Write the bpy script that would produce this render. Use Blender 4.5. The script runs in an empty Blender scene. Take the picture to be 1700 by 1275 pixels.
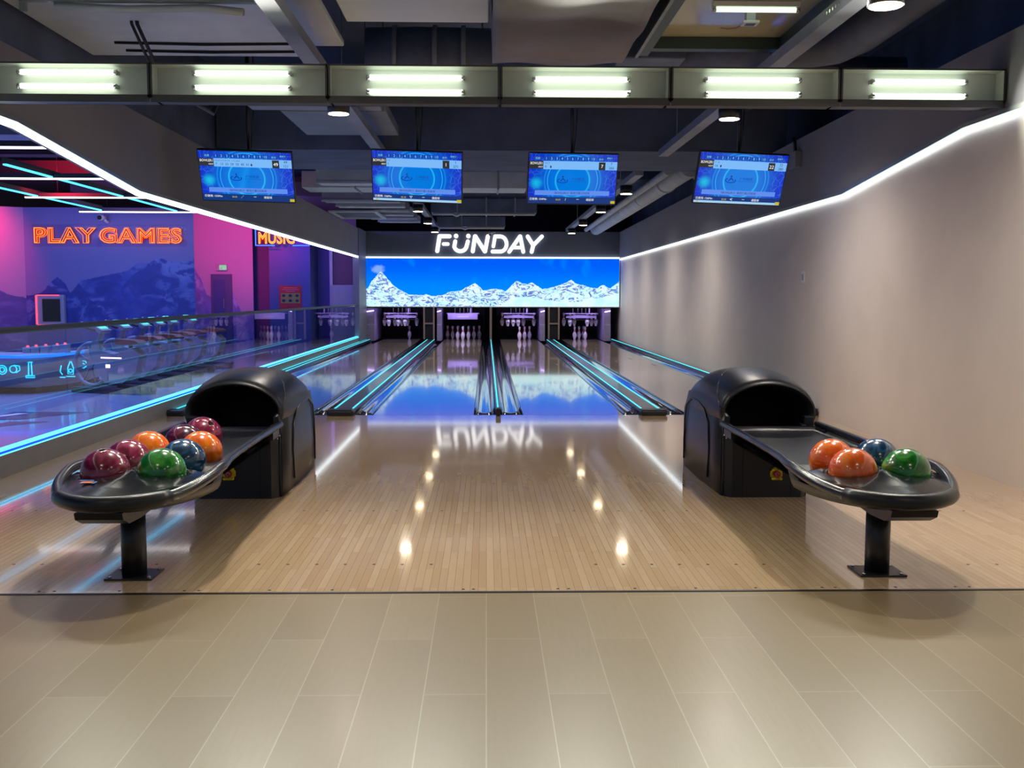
import bpy, bmesh, math, random
from math import pi, sin, cos, tan, atan, radians, sqrt
from mathutils import Vector, Matrix
random.seed(7)
SC = bpy.context.scene
COL = SC.collection

# ------------------------------------------------------------------ camera
F, CX, CY, H = 1710.0, 850.0, 637.5, 1.2515
PITCH = atan(147.0/1710.0); YAW = atan(43.0/1710.0*cos(PITCH)); ROLL = radians(0.12)
fw = Vector((sin(YAW)*cos(PITCH), cos(YAW)*cos(PITCH), -sin(PITCH)))
_r = Vector((cos(YAW), -sin(YAW), 0)); _u = _r.cross(fw)
RT = _r*cos(ROLL)+_u*sin(ROLL); UP = -_r*sin(ROLL)+_u*cos(ROLL)
CAM = Vector((0, 0, H))
cd = bpy.data.cameras.new('camera'); cam = bpy.data.objects.new('camera', cd); COL.objects.link(cam)
cd.sensor_width = 36.0; cd.lens = F/1700.0*36.0; cd.clip_start = .05; cd.clip_end = 200
m = Matrix((RT, UP, -fw)).transposed().to_4x4(); m.translation = CAM; cam.matrix_world = m
SC.camera = cam

def at(u, v, x=None, y=None, z=None):
    d = fw+RT*((u-CX)/F)-UP*((v-CY)/F)
    if x is not None: t = (x-CAM.x)/d.x
    elif y is not None: t = (y-CAM.y)/d.y
    else: t = (z-CAM.z)/d.z
    return CAM+d*t

# ------------------------------------------------------------------ materials
def newmat(name):
    mt = bpy.data.materials.new(name); mt.use_nodes = True
    nt = mt.node_tree; nt.nodes.clear()
    out = nt.nodes.new('ShaderNodeOutputMaterial')
    return mt, nt, out

class NG:
    """small node-graph helper"""
    def __init__(s, nt): s.nt = nt
    def n(s, t, **k):
        nd = s.nt.nodes.new(t)
        for a, b in k.items(): setattr(nd, a, b)
        return nd
    def l(s, a, b): s.nt.links.new(a, b)
    def put(s, sock, v):
        if hasattr(v, 'is_output') or isinstance(v, bpy.types.NodeSocket): s.l(v, sock)
        else: sock.default_value = v
    def math(s, op, a, b=0.0, c=None, clamp=False):
        nd = s.n('ShaderNodeMath', operation=op, use_clamp=clamp)
        s.put(nd.inputs[0], a); s.put(nd.inputs[1], b)
        if c is not None: s.put(nd.inputs[2], c)
        return nd.outputs[0]
    def mix(s, f, a, b):
        nd = s.n('ShaderNodeMix', data_type='RGBA')
        s.put(nd.inputs[0], f); s.put(nd.inputs[6], a); s.put(nd.inputs[7], b)
        return nd.outputs[2]
    def ss(s, x, lo, hi):
        nd = s.n('ShaderNodeMapRange', interpolation_type='SMOOTHSTEP')
        s.put(nd.inputs[0], x); nd.inputs[1].default_value = lo; nd.inputs[2].default_value = hi
        return nd.outputs[0]
    def noise(s, vec, scale, detail=3, rough=.55, dist=0):
        nd = s.n('ShaderNodeTexNoise'); s.l(vec, nd.inputs['Vector'])
        nd.inputs['Scale'].default_value = scale; nd.inputs['Detail'].default_value = detail
        nd.inputs['Roughness'].default_value = rough; nd.inputs['Distortion'].default_value = dist
        return nd.outputs['Fac']
    def mapping(s, vec, scale=(1, 1, 1), loc=(0, 0, 0), rot=(0, 0, 0)):
        nd = s.n('ShaderNodeMapping'); s.l(vec, nd.inputs[0])
        nd.inputs['Location'].default_value = loc; nd.inputs['Rotation'].default_value = rot; nd.inputs['Scale'].default_value = scale
        return nd.outputs[0]
    def ramp(s, f, stops):
        nd = s.n('ShaderNodeValToRGB'); s.put(nd.inputs[0], f)
        el = nd.color_ramp.elements
        while len(el) < len(stops): el.new(.5)
        for e, (p, c) in zip(el, stops): e.position = p; e.color = c
        return nd.outputs[0]
    def curve(s, x, pts):
        nd = s.n('ShaderNodeFloatCurve'); s.put(nd.inputs['Value'], x)
        cv = nd.mapping.curves[0]
        for i, (a, b) in enumerate(pts):
            if i < 2: cv.points[i].location = (a, b); p = cv.points[i]
            else: p = cv.points.new(a, b)
            p.handle_type = 'VECTOR'
        for p in cv.points: p.handle_type = 'VECTOR'
        nd.mapping.update()
        return nd.outputs[0]

def C4(c): return (c[0], c[1], c[2], 1.0)
def srgb(r, g, b):
    f = lambda c: (c/255/12.92) if c/255 <= .04045 else ((c/255+.055)/1.055)**2.4
    return (f(r), f(g), f(b), 1.0)

def pbr(name, color, rough=.5, metal=0., spec=.5, coat=0., coat_r=.05, vary=0., vscale=8., bump=0., bscale=60., ior=None):
    mt, nt, out = newmat(name); g = NG(nt)
    b = g.n('ShaderNodeBsdfPrincipled'); g.l(b.outputs[0], out.inputs[0])
    b.inputs['Base Color'].default_value = C4(color); b.inputs['Roughness'].default_value = rough
    b.inputs['Metallic'].default_value = metal; b.inputs['Specular IOR Level'].default_value = spec
    b.inputs['Coat Weight'].default_value = coat; b.inputs['Coat Roughness'].default_value = coat_r
    if vary or bump:
        tc = g.n('ShaderNodeTexCoord').outputs['Object']
    if vary:
        f = g.noise(tc, vscale, 4)
        f = g.ss(f, .3, .7)
        dark = tuple(x*(1-vary) for x in color[:3])+(1,); lite = tuple(min(1, x*(1+vary)) for x in color[:3])+(1,)
        g.l(g.mix(f, dark, lite), b.inputs['Base Color'])
    if bump:
        bp = g.n('ShaderNodeBump'); bp.inputs['Strength'].default_value = bump; bp.inputs['Distance'].default_value = .01
        g.l(g.noise(tc, bscale, 3), bp.inputs['Height']); g.l(bp.outputs[0], b.inputs['Normal'])
    return mt

def emis(name, color, strength, base=(.0, .0, .0)):
    mt, nt, out = newmat(name); g = NG(nt)
    b = g.n('ShaderNodeBsdfPrincipled'); g.l(b.outputs[0], out.inputs[0])
    b.inputs['Base Color'].default_value = C4(base); b.inputs['Roughness'].default_value = .4
    b.inputs['Emission Color'].default_value = C4(color); b.inputs['Emission Strength'].default_value = strength
    return mt

M = {}
M['wall_white'] = pbr('painted wall', srgb(228, 219, 212), .6, vary=.04, vscale=1.2, bump=.04, bscale=90)
M['bulkhead'] = pbr('charcoal paint', srgb(138, 138, 146), .75, vary=.05, vscale=1.0)
M['fascia'] = pbr('fascia paint', srgb(104, 112, 130), .6, vary=.05, vscale=2)
M['ceil_dark'] = pbr('ceiling paint dark', srgb(88, 100, 128), .8, vary=.2, vscale=1.5)
M['duct_dark'] = pbr('duct paint dark', srgb(86, 98, 124), .55, vary=.18, vscale=3, bump=.2, bscale=6)
M['duct_mid'] = pbr('duct paint mid', srgb(134, 142, 160), .5, vary=.12, vscale=2, bump=.15, bscale=5)
M['duct_lite'] = pbr('duct paint light', srgb(192, 200, 206), .5, vary=.1, vscale=2, bump=.1, bscale=5)
M['wrap'] = pbr('duct wrap', srgb(120, 114, 118), .6, vary=.12, vscale=2, bump=.9, bscale=3.5)
M['board'] = pbr('ceiling board', srgb(222, 230, 222), .35, vary=.06, vscale=1)
M['screen_board'] = pbr('glossy cream board', srgb(196, 192, 160), .16, vary=.04, vscale=1, coat=.3)
M['galv'] = pbr('galvanised', srgb(142, 148, 144), .4, metal=.6, vary=.1)
M['frame_grey'] = pbr('frame grey', srgb(70, 70, 72), .5, metal=.3)
M['box_white'] = pbr('light box grey lacquer', srgb(186, 191, 184), .4)
M['black'] = pbr('black plastic', (.012, .013, .017), .32, vary=.1, bump=.05, bscale=300)
M['black_soft'] = pbr('black moulded plastic', (.007, .008, .014), .36, spec=.4, coat=.1, coat_r=.3, bump=.06, bscale=350)
M['black_gloss'] = pbr('black gloss', (.010, .012, .018), .12, coat=.5)
M['black_matte'] = pbr('black matte', (.006, .006, .009), .8)
M['steel_rail'] = pbr('dark rail tube', (.016, .018, .028), .24, spec=.6)
M['nose'] = pbr('textured nose cap', (.006, .007, .010), .15, spec=.35)
M['tray_floor'] = pbr('ribbed tray floor', srgb(44, 44, 44), .5, vary=.1)
M['gutter'] = pbr('gutter plastic', (.015, .019, .038), .10, spec=.7, coat=.6, coat_r=.04, bump=.02, bscale=7)
M['cap_grey'] = pbr('division cap', (.045, .05, .075), .3, coat=.3)
M['kerb'] = pbr('kerb panel', srgb(122, 122, 126), .5, vary=.05)
M['chrome'] = pbr('chrome', (.6, .6, .62), .15, metal=1)
M['beige'] = pbr('beige frame', srgb(140, 122, 110), .5)
M['lilac'] = pbr('lilac grey steel', srgb(150, 140, 175), .5, vary=.08)
M['pin_white'] = pbr('pin white', (.75, .75, .78), .2, coat=.5)
M['pin_red'] = pbr('pin red', (.65, .04, .05), .25, coat=.5)
M['yellow'] = pbr('yellow plastic', srgb(205, 190, 20), .4)
M['red'] = pbr('red plastic', srgb(150, 20, 25), .35)
M['orange_st'] = pbr('orange sticker', srgb(235, 130, 90), .3)
M['red_st'] = pbr('red sticker', srgb(205, 70, 70), .3)
M['blue_st'] = pbr('blue sticker', srgb(60, 120, 200), .3)
M['white_pl'] = pbr('white plastic', srgb(225, 225, 228), .35)
M['grey_pl'] = pbr('grey plastic', srgb(168, 172, 184), .4)
M['brown'] = pbr('brown saddle', srgb(122, 76, 62), .5)
M['rail_dark'] = pbr('brushed handrail', srgb(60, 64, 76), .45, metal=.5)
M['led_white'] = emis('white led', (.84, .95, 1.0), 3.6)
M['led_fascia'] = emis('white led bright', (.85, .95, 1.0), 2.2)
M['led_cyan'] = emis('cyan led', (.04, .75, .90), 1.5)
M['led_kerb'] = emis('kerb led', (.10, .85, 1.0), 2.2)
M['led_blue'] = emis('deep blue led', (.0, .05, .75), 1.3)
M['tube'] = emis('fluorescent tube', (.88, 1.0, .78), 4.2)
M['lamp_disc'] = emis('warm lamp', (1.0, .80, .50), 22.0)
M['sign_white'] = emis('sign white', (1., 1., 1.), 1.35)
M['deck_light'] = emis('violet deck light', (.62, .45, 1.0), 4.5)
M['bar_white'] = emis('white bar light', (1., .92, .92), 4.0)
M['bar_cyan'] = emis('cyan bar light', (.05, .55, 1.0), 3.0)
M['neon_y'] = emis('neon yellow', (1.0, .34, .03), 2.2)
M['neon_r'] = emis('neon red', (.75, .015, .01), .8)
M['neon_o'] = emis('neon orange', (1.0, .16, .02), 2.0)
M['neon_b'] = emis('neon blue', (.02, .10, 1.0), 3.5)
M['neon_c'] = emis('neon cyan', (.02, .55, 1.0), 1.8)
M['neon_pk'] = emis('neon pink', (1.0, .06, .12), 2.2)
M['exit_g'] = emis('exit green', (.25, .7, .45), .9)
M['scr_g'] = emis('small screen', (.10, .75, .65), 1.4)

def lane_mat(name, c1, c2, bw, bl, rough, seam, coat, gap=.0015, bump=.02, wavy=.0):
    """strip boards running along +Y"""
    mt, nt, out = newmat(name); g = NG(nt)
    b = g.n('ShaderNodeBsdfPrincipled'); g.l(b.outputs[0], out.inputs[0])
    geo = g.n('ShaderNodeNewGeometry').outputs['Position']
    mp = g.mapping(geo, rot=(0, 0, pi/2))
    br = g.n('ShaderNodeTexBrick', offset=.5, offset_frequency=2); g.l(mp, br.inputs['Vector'])
    br.inputs['Color1'].default_value = c1; br.inputs['Color2'].default_value = c2; br.inputs['Mortar'].default_value = seam
    br.inputs['Scale'].default_value = 1.0; br.inputs['Mortar Size'].default_value = gap; br.inputs['Mortar Smooth'].default_value = .1
    br.inputs['Bias'].default_value = 0.0; br.inputs['Brick Width'].default_value = bl; br.inputs['Row Height'].default_value = bw
    gr = g.noise(g.mapping(geo, scale=(90, 5, 1)), 1.0, 5, .65)
    big = g.noise(geo, .9, 2)
    c = g.mix(g.math('MULTIPLY', g.ss(gr, .35, .75), .28), br.outputs['Color'], tuple(x*.72 for x in c1[:3])+(1,))
    c = g.mix(g.math('MULTIPLY', g.ss(big, .3, .7), .12), c, tuple(min(1, x*1.15) for x in c2[:3])+(1,))
    g.l(c, b.inputs['Base Color'])
    b.inputs['Roughness'].default_value = rough; b.inputs['Specular IOR Level'].default_value = .5
    b.inputs['Coat Weight'].default_value = coat; b.inputs['Coat Roughness'].default_value = rough*.5
    bp = g.n('ShaderNodeBump'); bp.inputs['Strength'].default_value = bump; bp.inputs['Distance'].default_value = .02
    g.l(g.noise(g.mapping(geo, scale=(3.0, .5, 1)), 1.0, 3), bp.inputs['Height'])
    g.l(bp.outputs[0], b.inputs['Normal'])
    if coat: g.l(bp.outputs[0], b.inputs['Coat Normal'])
    return mt
M['lane'] = lane_mat('lane maple', srgb(204, 186, 174), srgb(184, 166, 154), .027, 3.2, .07, srgb(150, 132, 122), .6, gap=.0006, bump=.012)
M['approach'] = lane_mat('approach maple', srgb(224, 196, 160), srgb(208, 176, 138), .0345, .62, .10, srgb(168, 134, 100), .9, gap=.0010, bump=.002)
M['tile'] = lane_mat('wood look floor tile', srgb(154, 136, 104), srgb(142, 123, 92), .197, 1.05, .34, srgb(172, 160, 136), .08, gap=.0018, bump=.03)
M['game_floor'] = pbr('game room floor', srgb(150, 154, 175), .16, vary=.06, coat=.3)

def uv_of(g):
    nd = g.n('ShaderNodeUVMap'); sep = g.n('ShaderNodeSeparateXYZ'); g.l(nd.outputs[0], sep.inputs[0])
    return nd.outputs[0], sep.outputs[0], sep.outputs[1]

RIDGE = [(0, .335), (.02, .37), (.035, .52), (.05, .60), (.070, .73), (.085, .66), (.10, .56), (.12, .44), (.15, .33), (.18, .25), (.23, .23), (.247, .26), (.27, .21), (.32, .25), (.335, .30),
         (.38, .33), (.41, .42), (.437, .49), (.46, .39), (.47, .33), (.51, .37), (.545, .35), (.555, .316), (.575, .42), (.60, .545), (.62, .49), (.64, .47), (.658, .51), (.69, .40), (.70, .37),
         (.735, .40), (.78, .47), (.813, .56), (.835, .47), (.86, .456), (.885, .40), (.91, .385), (.937, .46), (.962, .385), (.98, .44), (1, .53)]
SNOW = [(0, .0), (.50, .0), (.54, .04), (.58, .20), (.64, .21), (.73, .13), (.83, .10), (.92, .18), (1, .29)]
def alpine_screen(name):
    mt, nt, out = newmat(name); g = NG(nt)
    vec, x, y = uv_of(g)
    wv = g.mapping(vec, scale=(7.1, 1.33, 1))
    jig = g.math('MULTIPLY', g.math('SUBTRACT', g.noise(wv, 9, 6, .75), .5), .085)
    ridge = g.math('ADD', g.curve(x, RIDGE), jig)
    mtn = g.ss(g.math('SUBTRACT', ridge, y), -.004, .006)
    front = g.ss(g.math('SUBTRACT', g.curve(x, SNOW), y), -.004, .01)
    sky = g.mix(g.ss(y, .25, .95), srgb(0, 136, 255), srgb(0, 92, 246))
    lite = g.math('MULTIPLY', g.ss(g.noise(g.mapping(vec, scale=(12, 1.5, 1)), 1.0, 2), .55, .75), .35)
    sky = g.mix(lite, sky, srgb(0, 165, 255))
    dx = g.math('SUBTRACT', x, .062); dy = g.math('MULTIPLY', g.math('SUBTRACT', y, .77), .24)
    rr = g.math('SQRT', g.math('ADD', g.math('MULTIPLY', dx, dx), g.math('MULTIPLY', dy, dy)))
    puff = g.math('MULTIPLY', g.ss(g.math('ADD', rr, g.math('MULTIPLY', g.noise(wv, 6, 4), .035)), .046, .030), .6)
    sky = g.mix(puff, sky, srgb(160, 200, 245))
    rk = g.noise(g.mapping(wv, scale=(1, 1.9, 1), rot=(0, 0, .6)), 4.0, 9, .74, 1.8)
    rock = g.math('MULTIPLY', g.ss(rk, .505, .55), g.math('SUBTRACT', 1.0, front))
    depth = g.math('SUBTRACT', ridge, y)
    rock = g.math('MULTIPLY', rock, g.ss(depth, .0, .03))
    snow = g.mix(g.ss(g.noise(wv, 3.0, 2), .3, .7), srgb(196, 246, 252), srgb(232, 255, 252))
    mcol = g.mix(g.math('MULTIPLY', rock, .95), snow, srgb(74, 108, 208))
    col = g.mix(mtn, sky, mcol)
    b = g.n('ShaderNodeEmission'); g.l(col, b.inputs[0]); b.inputs[1].default_value = 1.05
    g.l(b.outputs[0], out.inputs[0])
    return mt

def mural(name, pts, rockc=srgb(70, 86, 150), snowc=srgb(165, 178, 225), skyc=srgb(128, 136, 190), ax=2.0, seed=0.):
    mt, nt, out = newmat(name); g = NG(nt)
    vec, x, y = uv_of(g)
    wv = g.mapping(vec, scale=(ax, 1, 1), loc=(seed, 0, 0))
    jig = g.math('MULTIPLY', g.math('SUBTRACT', g.noise(wv, 14, 5, .65), .5), .045)
    ridge = g.math('ADD', g.curve(x, pts), jig)
    mtn = g.ss(g.math('SUBTRACT', ridge, y), -.003, .004)
    rk = g.noise(g.mapping(wv, scale=(1, 1.6, 1), rot=(0, 0, -.6)), 6, 6, .6, 1.2)
    sn = g.math('MULTIPLY', g.ss(rk, .50, .58), g.ss(g.noise(wv, 2.2, 3), .40, .62))
    col = g.mix(mtn, skyc, g.mix(sn, g.mix(g.ss(rk, .3, .7), rockc, tuple(q*1.5 for q in rockc[:3])+(1,)), snowc))
    b = g.n('ShaderNodeBsdfPrincipled'); g.l(col, b.inputs['Base Color']); b.inputs['Roughness'].default_value = .55
    g.l(b.outputs[0], out.inputs[0])
    return mt

def ball_mat(name, c1, c2, scale=9, c3=None):
    mt, nt, out = newmat(name); g = NG(nt)
    b = g.n('ShaderNodeBsdfPrincipled'); g.l(b.outputs[0], out.inputs[0])
    tc = g.n('ShaderNodeTexCoord').outputs['Object']
    f = g.noise(tc, scale, 3, .5, 1.6)
    col = g.ramp(f, [(.36, c1), (.50, c3 or c1), (.62, c2)])
    g.l(col, b.inputs['Base Color']); b.inputs['Roughness'].default_value = .22
    b.inputs['Coat Weight'].default_value = .8; b.inputs['Coat Roughness'].default_value = .05
    return mt
BALLS = {
 'maroon': ball_mat('marbled maroon', srgb(112, 12, 48), srgb(158, 42, 86), 9, srgb(126, 20, 58)),
 'purple': ball_mat('marbled dark purple', srgb(44, 8, 30), srgb(108, 28, 66), 16, srgb(64, 14, 42)),
 'orange': ball_mat('marbled orange', srgb(226, 92, 8), srgb(246, 140, 20), 9, srgb(236, 112, 8)),
 'coral': ball_mat('marbled coral orange', srgb(236, 92, 12), srgb(244, 128, 48), 12, srgb(240, 104, 22)),
 'green': ball_mat('marbled green', srgb(4, 96, 14), srgb(74, 168, 60), 8, srgb(12, 124, 26)),
 'blue': ball_mat('marbled deep blue', srgb(4, 40, 72), srgb(34, 96, 140), 12, srgb(10, 58, 98)),
}
M['hole'] = pbr('finger hole', (.004, .003, .004), .8)

def glass_mat(name, tint=(.90, .96, 1.0), rough=.0, f0=1.45):
    mt, nt, out = newmat(name); g = NG(nt)
    t = g.n('ShaderNodeBsdfTransparent'); t.inputs[0].default_value = C4(tint)
    gl = g.n('ShaderNodeBsdfGlossy'); gl.inputs['Roughness'].default_value = rough; gl.inputs[0].default_value = (.95, .97, 1, 1)
    fr = g.n('ShaderNodeFresnel'); fr.inputs[0].default_value = f0
    bf = g.n('ShaderNodeNewGeometry').outputs['Backfacing']; fac = g.math('MULTIPLY', fr.outputs[0], g.math('SUBTRACT', 1.0, bf))
    mx = g.n('ShaderNodeMixShader'); g.l(fac, mx.inputs[0]); g.l(t.outputs[0], mx.inputs[1]); g.l(gl.outputs[0], mx.inputs[2])
    g.l(mx.outputs[0], out.inputs[0])
    return mt
M['glass'] = glass_mat('railing glass', (.95, .98, 1.0), 0., 1.5)
M['acrylic'] = glass_mat('clear acrylic', (.93, .93, .97), .05, 1.2)

def tv_back(name):
    """glossy display picture: blue field with rings and glowing nodes"""
    mt, nt, out = newmat(name); g = NG(nt)
    vec, x, y = uv_of(g)
    X = g.math('MULTIPLY', g.math('SUBTRACT', x, .50), 1.75); Y = g.math('SUBTRACT', y, .47)
    r = g.math('SQRT', g.math('ADD', g.math('MULTIPLY', X, X), g.math('MULTIPLY', Y, Y)))
    def ring(r0, w): return g.ss(g.math('ABSOLUTE', g.math('SUBTRACT', r, r0)), w, w*.35)
    base = g.mix(g.ss(r, .9, .25), srgb(6, 44, 196), srgb(0, 120, 222))
    c = g.mix(g.math('MULTIPLY', ring(.34, .022), .75), base, srgb(40, 190, 245))
    c = g.mix(g.math('MULTIPLY', ring(.50, .012), .7), c, srgb(50, 190, 250))
    c = g.mix(g.math('MULTIPLY', ring(.56, .02), .6), c, srgb(20, 150, 235))
    dx = g.math('SUBTRACT', X, -.72); dy = g.math('SUBTRACT', Y, -.06)
    rg = g.math('SQRT', g.math('ADD', g.math('MULTIPLY', dx, dx), g.math('MULTIPLY', dy, dy)))
    c = g.mix(g.math('MULTIPLY', g.ss(rg, .17, .0), .8), c, srgb(0, 205, 230))
    vo = g.n('ShaderNodeTexVoronoi', feature='DISTANCE_TO_EDGE'); g.l(g.mapping(vec, scale=(14, 8, 1)), vo.inputs['Vector']); vo.inputs['Scale'].default_value = 1
    c = g.mix(g.math('MULTIPLY', g.math('MULTIPLY', g.ss(vo.outputs[0], .04, .0), g.ss(r, .55, .7)), .35), c, srgb(70, 170, 255))
    b = g.n('ShaderNodeBsdfPrincipled'); b.inputs['Base Color'].default_value = (.005, .005, .01, 1); b.inputs['Roughness'].default_value = .06
    g.l(c, b.inputs['Emission Color']); b.inputs['Emission Strength'].default_value = 1.0
    g.l(b.outputs[0], out.inputs[0])
    return mt
M['tv'] = tv_back('display picture')
M['tv_lite'] = emis('display pale row', srgb(122, 184, 246), 1.0)
M['tv_bar'] = emis('display message bar', srgb(92, 140, 235), 1.0)
M['tv_head'] = emis('display heading cell', srgb(14, 60, 170), 1.0)
M['tv_dark'] = emis('display dark cell', srgb(40, 44, 46), 1.0)
M['tv_white'] = emis('display white text', (1, 1, 1), 1.0)
M['tv_navy'] = emis('display navy text', srgb(8, 28, 96), 1.0)
M['tv_blue'] = emis('display logo blue', srgb(0, 62, 165), 1.0)
M['tv_cyan'] = emis('display cyan text', srgb(120, 220, 255), 1.0)
M['tv_yel'] = emis('display yellow', srgb(196, 180, 40), 1.0)
M['tv_foot'] = emis('display foot bar', srgb(2, 50, 120), 1.0)
M['tv_foot2'] = emis('display foot strip', srgb(160, 205, 240), 1.0)

# ------------------------------------------------------------------ mesh helpers
class MB:
    def __init__(s): s.bm = bmesh.new(); s.mats = []
    def mi(s, m):
        if m not in s.mats: s.mats.append(m)
        return s.mats.index(m)
    def face(s, pts, m, uv=None):
        vs = [s.bm.verts.new(p) for p in pts]
        f = s.bm.faces.new(vs); f.material_index = s.mi(m)
        if uv:
            L = s.bm.loops.layers.uv.verify()
            for lp, c in zip(f.loops, uv): lp[L].uv = c
        return f
    def box(s, x0, x1, y0, y1, z0, z1, m, bev=0.):
        tmp = bmesh.new()
        bmesh.ops.create_cube(tmp, size=1.0)
        for v in tmp.verts: v.co = Vector(((x0+x1)/2+v.co.x*(x1-x0), (y0+y1)/2+v.co.y*(y1-y0), (z0+z1)/2+v.co.z*(z1-z0)))
        if bev: bmesh.ops.bevel(tmp, geom=tmp.edges[:], offset=bev, segments=2, profile=.5, affect='EDGES')
        s.merge(tmp, m)
    def merge(s, tmp, m, mat4=None, keep=False):
        i = s.mi(m) if m else 0
        mp = {}
        for v in tmp.verts: mp[v] = s.bm.verts.new(mat4 @ v.co if mat4 else v.co)
        for f in tmp.faces:
            try: nf = s.bm.faces.new([mp[v] for v in f.verts])
            except ValueError: continue
            nf.material_index = i; nf.smooth = f.smooth
        tmp.free()
    def cyl(s, p0, p1, r, m, r1=None, seg=20, caps=True):
        p0 = Vector(p0); p1 = Vector(p1); d = p1-p0; r1 = r if r1 is None else r1
        q = d.to_track_quat('Z', 'Y'); i = s.mi(m)
        a = []; b = []
        for k in range(seg):
            t = 2*pi*k/seg; o = Vector((cos(t), sin(t), 0))
            a.append(s.bm.verts.new(p0+q @ (o*r))); b.append(s.bm.verts.new(p1+q @ (o*r1)))
        for k in range(seg):
            f = s.bm.faces.new((a[k], a[(k+1) % seg], b[(k+1) % seg], b[k])); f.material_index = i; f.smooth = True
        if caps:
            f = s.bm.faces.new(a[::-1]); f.material_index = i
            f = s.bm.faces.new(b); f.material_index = i
    def tube(s, pts, rad, m, seg=10, caps=True, closed=False, sx=1., sz=1.):
        pts = [Vector(p) for p in pts]; n = len(pts); i = s.mi(m)
        rs = rad if isinstance(rad, (list, tuple)) else [rad]*n
        rings = []; up0 = None
        for k in range(n):
            if closed: t = pts[(k+1) % n]-pts[k-1]
            else: t = pts[min(k+1, n-1)]-pts[max(k-1, 0)]
            t.normalize()
            if up0 is None:
                up0 = Vector((0, 0, 1)) if abs(t.z) < .9 else Vector((1, 0, 0))
            side = t.cross(up0).normalized(); up = side.cross(t).normalized(); up0 = up
            rings.append([s.bm.verts.new(pts[k]+side*(cos(2*pi*j/seg)*rs[k]*sx)+up*(sin(2*pi*j/seg)*rs[k]*sz)) for j in range(seg)])
        for k in range(n if closed else n-1):
            A = rings[k]; B = rings[(k+1) % n]
            for j in range(seg):
                f = s.bm.faces.new((A[j], A[(j+1) % seg], B[(j+1) % seg], B[j])); f.material_index = i; f.smooth = True
        if caps and not closed:
            s.bm.faces.new(rings[0][::-1]).material_index = i; s.bm.faces.new(rings[-1]).material_index = i
    def lathe(s, prof, m, c=(0, 0, 0), seg=24, mfun=None):
        c = Vector(c); rings = []
        for r, z in prof:
            rings.append([s.bm.verts.new(c+Vector((r*cos(2*pi*k/seg), r*sin(2*pi*k/seg), z))) for k in range(seg)] if r > 1e-6 else [s.bm.verts.new(c+Vector((0, 0, z)))])
        for k in range(len(rings)-1):
            A, B = rings[k], rings[k+1]
            mm = s.mi(mfun((prof[k][1]+prof[k+1][1])/2) if mfun else m)
            for j in range(seg):
                a, b = (A[j % len(A)], A[(j+1) % seg % len(A)]), (B[j % len(B)], B[(j+1) % seg % len(B)])
                vs = []
                for v in (a[0], a[1], b[1], b[0]):
                    if v not in vs: vs.append(v)
                if len(vs) > 2: f = s.bm.faces.new(vs); f.material_index = mm; f.smooth = True
    def prism(s, poly, axis, a0, a1, m, smooth=False):
        """poly: 2D points; axis 'x': (y,z), 'y': (x,z), 'z': (x,y)"""
        def P(p, a): return {'x': (a, p[0], p[1]), 'y': (p[0], a, p[1]), 'z': (p[0], p[1], a)}[axis]
        i = s.mi(m)
        A = [s.bm.verts.new(P(p, a0)) for p in poly]; B = [s.bm.verts.new(P(p, a1)) for p in poly]
        n = len(poly)
        for k in range(n):
            f = s.bm.faces.new((A[k], A[(k+1) % n], B[(k+1) % n], B[k])); f.material_index = i; f.smooth = smooth
        s.bm.faces.new(A[::-1]).material_index = i; s.bm.faces.new(B).material_index = i
    def loft(s, rings, m, closed_ring=True, cap0=False, cap1=False, smooth=True):
        i = s.mi(m); R = [[s.bm.verts.new(p) for p in r] for r in rings]
        n = len(R[0])
        for k in range(len(R)-1):
            for j in range(n if closed_ring else n-1):
                f = s.bm.faces.new((R[k][j], R[k][(j+1) % n], R[k+1][(j+1) % n], R[k+1][j])); f.material_index = i; f.smooth = smooth
        if cap0: s.bm.faces.new(R[0][::-1]).material_index = i
        if cap1: s.bm.faces.new(R[-1]).material_index = i
    def stroke(s, pts, w, y0, y1, m, mapf=lambda p: p):
        """2D rounded stroke in the xz plane, extruded from y0 to y1"""
        pts = [Vector(mapf(p)) for p in pts]; i = s.mi(m)
        for k in range(len(pts)-1):
            a, b = pts[k], pts[k+1]; d = (b-a).normalized(); n = Vector((-d.y, d.x))*w/2
            s.prism([a+n, a-n, b-n, b+n], 'y', y0, y1, m)
        for p in pts:
            s.prism([(p.x+cos(t*pi/10)*w/2, p.y+sin(t*pi/10)*w/2) for t in range(20)], 'y', y0, y1, m)
    def build(s, name, parent=None, world=False, recalc=True, loc=None):
        if recalc: bmesh.ops.recalc_face_normals(s.bm, faces=s.bm.faces[:])
        off = None
        if world and parent is not None: off = parent.location.copy()
        if loc is not None: off = Vector(loc)
        if off is not None:
            for v in s.bm.verts: v.co -= off
        me = bpy.data.meshes.new(name); s.bm.to_mesh(me); s.bm.free()
        for mt in s.mats: me.materials.append(mt)
        o = bpy.data.objects.new(name, me); COL.objects.link(o)
        if parent is not None: o.parent = parent
        if loc is not None: o.location = loc
        return o

def tag(o, label=None, cat=None, group=None, kind=None):
    if label: o['label'] = label
    if cat: o['category'] = cat
    if group: o['group'] = group
    if kind: o['kind'] = kind
    return o
def thing(name, label, cat, loc=(0, 0, 0), rz=0., group=None):
    o = bpy.data.objects.new(name, None); COL.objects.link(o); o.empty_display_size = .1
    o.location = loc; o.rotation_euler = (0, 0, rz)
    return tag(o, label, cat, group)
def struct(o, label=None): return tag(o, label, None, None, 'structure')
def copy_tree(o, parent=None):
    c = o.copy(); COL.objects.link(c); c.parent = parent
    for ch in list(o.children): copy_tree(ch, c)
    return c

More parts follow.
